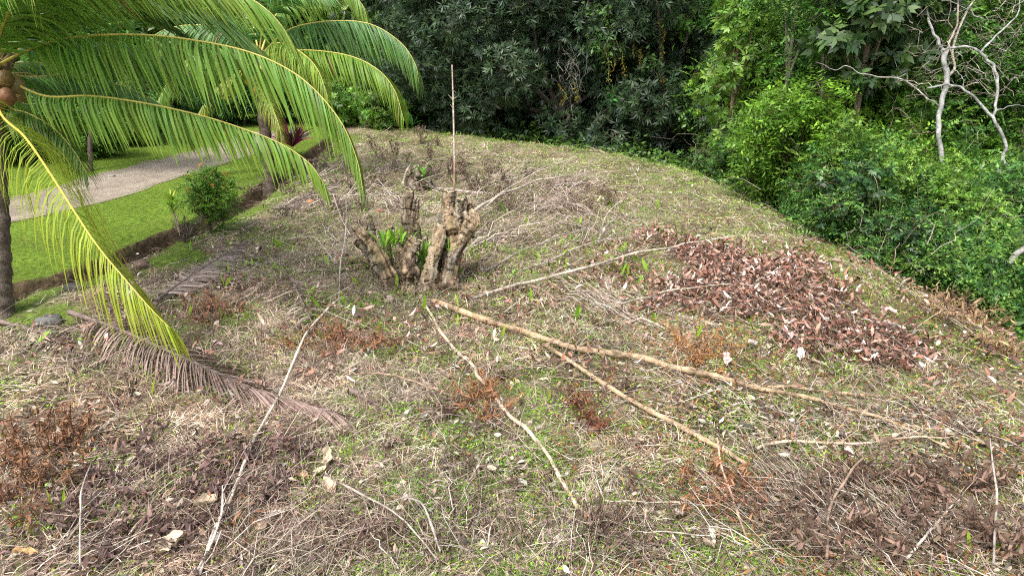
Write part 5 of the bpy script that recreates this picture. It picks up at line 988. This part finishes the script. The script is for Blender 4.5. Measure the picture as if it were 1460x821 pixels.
# ------------------------------------------------------------------ garden side on the left
ix = G1(300, 330); ib = empty('flowering_bush', ix, 'rounded dark green bush with small orange flowers beside the ditch', 'bush')
bl = [(.05, 0, .62, .42), (.35, 0, .70, .38), (-.15, 0, .95, .36), (.3, .1, 1.05, .36), (.1, 0, 1.25, .3)]
mb = MB(); limbs(mb, bl, .04, .35, (.16, .12, .09), 60); mb.build('stems', M_bark, ib)
mb = MB(); crown(mb, bl, 900, 8, .085, .035, [(.07, .16, .02), (.11, .24, .03), (.16, .30, .04)], tw=.18, inner=.4, rag=.5); mb.build('foliage', M_leaf, ib)
n = 60; k = R.integers(0, 5, n); q = np.array(bl)[k, :3]+lump_dir(n)*.42; q = np.repeat(q[:14], 9, 0)+R.normal(size=(126, 3))*.025; mb = MB(); leaves(mb, q, R.normal(size=(126, 3)), R.normal(size=(126, 3)), np.full(126, .05), np.full(126, .035), colmix(126, [(.65, .16, .04), (.6, .24, .06)])); mb.build('flowers', M_petal, ib)
yp = G1(256, 336); y2 = empty('young_plant', yp, 'young thin-stemmed plant with a tuft of narrow leaves left of the flowering bush', 'plant'); Dy = yp[1]*cp-(yp[2]-CH)*sp
for L in ([(256, 336), (251, 315), (244, 292)], [(256, 336), (254, 318), (249, 300)], [(256, 336), (250, 325), (243, 312)]):
    mb = MB(); tube(mb, smooth([P(a, b, Dy) for a, b in L], 14), [.02, .014], 7, np.array([.22, .18, .13])); mb.build('stem', M_wood, y2, origin=yp)
c = P(245, 290, Dy); n = 90; az = R.uniform(0, TAU, n); K = 5; d = nrm(np.stack([np.cos(az), np.sin(az), R.uniform(-.3, 1.6, n)], -1)); pts = [c+np.stack([0*az, 0*az, R.uniform(-.25, .15, n)], -1)]
for k in range(1, K): pts.append(pts[-1]+nrm(d-UP*.6*(k/K))*(.34/(K-1)))
mb = MB(); ribbons(mb, np.stack(pts, 1), nrm(np.cross(d, UP))[:, None], .03*np.array([[.4, 1, 1, .7, .05]])*np.ones((n, 1)), colmix(n, [(.16, .34, .03), (.32, .42, .05), (.45, .40, .05)], [.5, .35, .15])); mb.build('leaves', M_leaf, y2, origin=yp)
rx = G1(262, 344); o = empty('bare_shrub', rx, 'leafless grey shrub between the young plant and the flowering bush', 'shrub'); a = np.repeat((rx-UP*.02)[None], 26, 0); b = a+np.stack([R.normal(size=26)*.22+.15, R.normal(size=26)*.2, R.uniform(.3, .95, 26)], -1); mb = MB(); twigs(mb, a, b, np.full(26, .012), colmix(26, [(.22, .17, .14)]), wob=.09, K=6); mb.build('twigs', M_wood, o, origin=rx)
cg = G1(418, 222); strap_plant(cg+UP*.35, 60, 1.25, .12, [(.16, .02, .07), (.30, .03, .12), (.06, .015, .03), (.05, .03, .035)], 'purple-pink strap-leaved plant right of the second palm trunk', .75, 'purple_plant', 'plant', g=.8)
# beyond the road
GL = 'garden bushes beyond the gravel road'
g1 = bush(115, 25.5, 'leafy bush with pinkish young leaves beyond the road under the near palm', [(.09, .22, .03), (.15, .32, .04), (.2, .3, .07)], 1.5, 1.9, .22, .075, 1300, seed=21, group=GL, style='whorl', droop=.3)
g2 = bush(40, 25, 'mid green bush beyond the road at the left edge', DG, 1.7, 2.2, .2, .08, 1300, seed=22, group=GL)
for pr, px, D, rz, s, lab in [(g1, 185, 29, 1.3, 1.05, 'green bush beyond the road right of the dark garden trunk'), (g2, 240, 33, 2.1, 1.2, 'dark bush beyond the road behind the hanging leaflets'), (g1, 300, 37, 3.0, 1.5, 'light bush at the far end of the road'), (g2, 350, 36, .7, 1.2, 'dark bush at the road bend behind the second palm'), (g1, -40, 24, 2.6, 1.2, 'light bush past the left edge of the road'),
                           (g2, 430, 38, 4.0, 1.3, 'dark bush right of the purple-pink plant'), (g1, 480, 36, 5.0, 1.15, 'light bush at the foot of the far left trees'), (g1, 545, 34.5, .3, .9, 'light bush at the far rim under the second palm fronds'), (g2, 525, 40, 1.9, 1.4, 'tall mid green bush behind the second palm fronds'), (g2, 615, 36.5, 1.1, 1.0, 'dark bush left of the bare pole at the far rim')]:
    dup(pr, loc_at(px, D), rz, s, lab, GL)
GT2 = 'garden trees beyond the road'
for pr, px, D, rz, s, lab in [(tc_, 60, 38, .5, 1.0, 'yellow-green tree beyond the road at the left'), (tb, 170, 42, 1.5, 1.1, 'mid green tree beyond the road behind the near palm'), (tc_, 270, 45, 2.5, 1.2, 'yellow-green tree at the far end of the road'), (tb, 370, 47, 3.5, 1.2, 'mid green tree behind the second palm crown'), (tc_, 460, 46, 4.5, 1.2, 'bright green tree right behind the second palm fronds'), (tc_, 545, 49, 5.5, 1.2, 'bright green tree at the left of the dark trees'), (tb, -60, 40, .9, 1.2, 'mid green tree past the left edge'), (tb, 110, 52, 2.2, 1.4, 'tall background tree at the top left'), (tb, 320, 56, 2.9, 1.4, 'tall background tree behind the road bend')]:
    dup(pr, loc_at(px, D), rz, s, lab, GT2)
gt = G1(128, 246); o = empty('garden_trunk', gt, 'slim dark trunk beyond the road seen under the palm leaflets', 'tree', GT2); Dg = gt[1]*cp-(gt[2]-CH)*sp
pst([(130, 248), (128, 215), (129, 180), (124, 140), (126, 80)], Dg+.3, [.16, .14, .13, .11], 'trunk', o, gt, np.array([.13, .09, .08]))
bl = [(0, 0, 4.4, 1.3, .8), (1, 0, 5, 1.2, .8), (-1, 0, 5.2, 1.3, .8)]; mb = MB(); crown(mb, bl, 700, 8, .25, .1, MBc); mb.build('crown', M_leaf, o)

# ------------------------------------------------------------------ masses nobody could count
mb = MB(); n = 60000
t = R.random(n); seg = np.array(EDGE); k = smooth([(a, b, 0) for a, b in EDGE], 400); i = (t*399).astype(int); off = R.uniform(.25, 6.5, n)**1.0
Tg = nrm(np.gradient(k, axis=0)); Nn = np.stack([Tg[:, 1], -Tg[:, 0], 0*Tg[:, 0]], -1)
p = k[i]+Nn[i]*off[:, None]+R.normal(size=(n, 3))*.15; hh = .25+1.5*sst(.4, 2.2, off)*(fbm(p[:, 0]*.9, p[:, 1]*.9, 3)+.2)
p[:, 2] = h(p[:, 0], p[:, 1])+R.random(n)*hh; m = (poly_sd(p[:, 0], p[:, 1], EDGE) > .55) & (R.random(n) < .15+1.2*sst(.4, .6, fbm(p[:, 0]*.8, p[:, 1]*.8, 88))); p = p[m]; n = len(p)
d = R.normal(size=(n, 3)); d[:, 2] = d[:, 2]*.5-.1
sz = R.uniform(.6, 1.2, n)*(.10+.006*p[:, 1].clip(5, 40))
patch = (fbm(p[:, 0]*1.1, p[:, 1]*1.1, 66)[:, None]*1.4+.3)
leaves(mb, p, d, R.normal(size=(n, 3)), sz, sz*.42, colmix(n, [(.07, .16, .03), (.10, .22, .035), (.05, .10, .02), (.15, .27, .04)])*patch)
kind(mb.build('undergrowth', M_leaf, smooth=False), 'stuff')
mb = MB(); n = 170000
a = R.uniform(-1.05, 1.05, n); rr = R.uniform(44, 68, n); x = rr*np.sin(a); y = rr*np.cos(a)
cell = vn(x*.22, y*.22, 7)*5+vn(x*.6, y*.6, 9)*2.5
z = h(x, y)+(3+cell*1.3)*R.random(n)**.35+np.where(rr > 52, 4, 0)*R.random(n)
p = np.stack([x, y, z], -1); d = R.normal(size=(n, 3)); d[:, 2] -= .3; s = R.uniform(.35, .75, n)
tone = (.5+vn(x*.3, y*.3, 19)[:, None]); hue = vn(x*.2, y*.2, 29)[:, None]
leaves(mb, p, d, R.normal(size=(n, 3)), s, s*.5, (colmix(n, [(.07, .15, .03), (.10, .2, .035)])*(1-hue)+colmix(n, [(.19, .30, .045)])*hue)*tone)
kind(mb.build('distant_forest', M_leaf, smooth=False), 'stuff')
# ------------------------------------------------------------------ light
w = bpy.data.worlds.new('World'); sc.world = w; w.use_nodes = True; nt = w.node_tree; nt.nodes.clear()
SUN_EL, SUN_AZ = math.radians(58), math.radians(215)     # azimuth clockwise from +Y
sky = nt.nodes.new('ShaderNodeTexSky'); sky.sky_type = 'NISHITA'; sky.sun_disc = False
sky.sun_elevation = SUN_EL; sky.sun_rotation = SUN_AZ; sky.air_density = 1.0; sky.dust_density = 4.0; sky.ozone_density = 1.0
hs = nt.nodes.new('ShaderNodeHueSaturation'); hs.inputs['Saturation'].default_value = .45
bg = nt.nodes.new('ShaderNodeBackground'); bg.inputs['Strength'].default_value = .12
wo = nt.nodes.new('ShaderNodeOutputWorld')
nt.links.new(sky.outputs[0], hs.inputs['Color']); nt.links.new(hs.outputs[0], bg.inputs['Color']); nt.links.new(bg.outputs[0], wo.inputs[0])
sd = bpy.data.lights.new('sun', 'SUN'); so = bpy.data.objects.new('sun', sd); COL.objects.link(so)
sd.energy = 1.5; sd.angle = math.radians(18); sd.color = (1, .96, .9)
dv = Vector((math.sin(SUN_AZ)*math.cos(SUN_EL), math.cos(SUN_AZ)*math.cos(SUN_EL), math.sin(SUN_EL)))
so.rotation_euler = dv.to_track_quat('Z', 'Y').to_euler(); so.location = (0, 0, 30)
sc.view_settings.view_transform = 'Standard'; sc.view_settings.look = 'None'; sc.view_settings.exposure = 1.3; sc.view_settings.gamma = 1
sc.render.engine = 'CYCLES'; sc.cycles.use_denoising = False; sc.cycles.filter_width = 1.1; sc.cycles.max_bounces = 6; sc.cycles.diffuse_bounces = 3
sc.cycles.transmission_bounces = 3; sc.cycles.glossy_bounces = 2; sc.cycles.use_adaptive_sampling = True; sc.cycles.adaptive_threshold = .02
sc.render.use_persistent_data = False
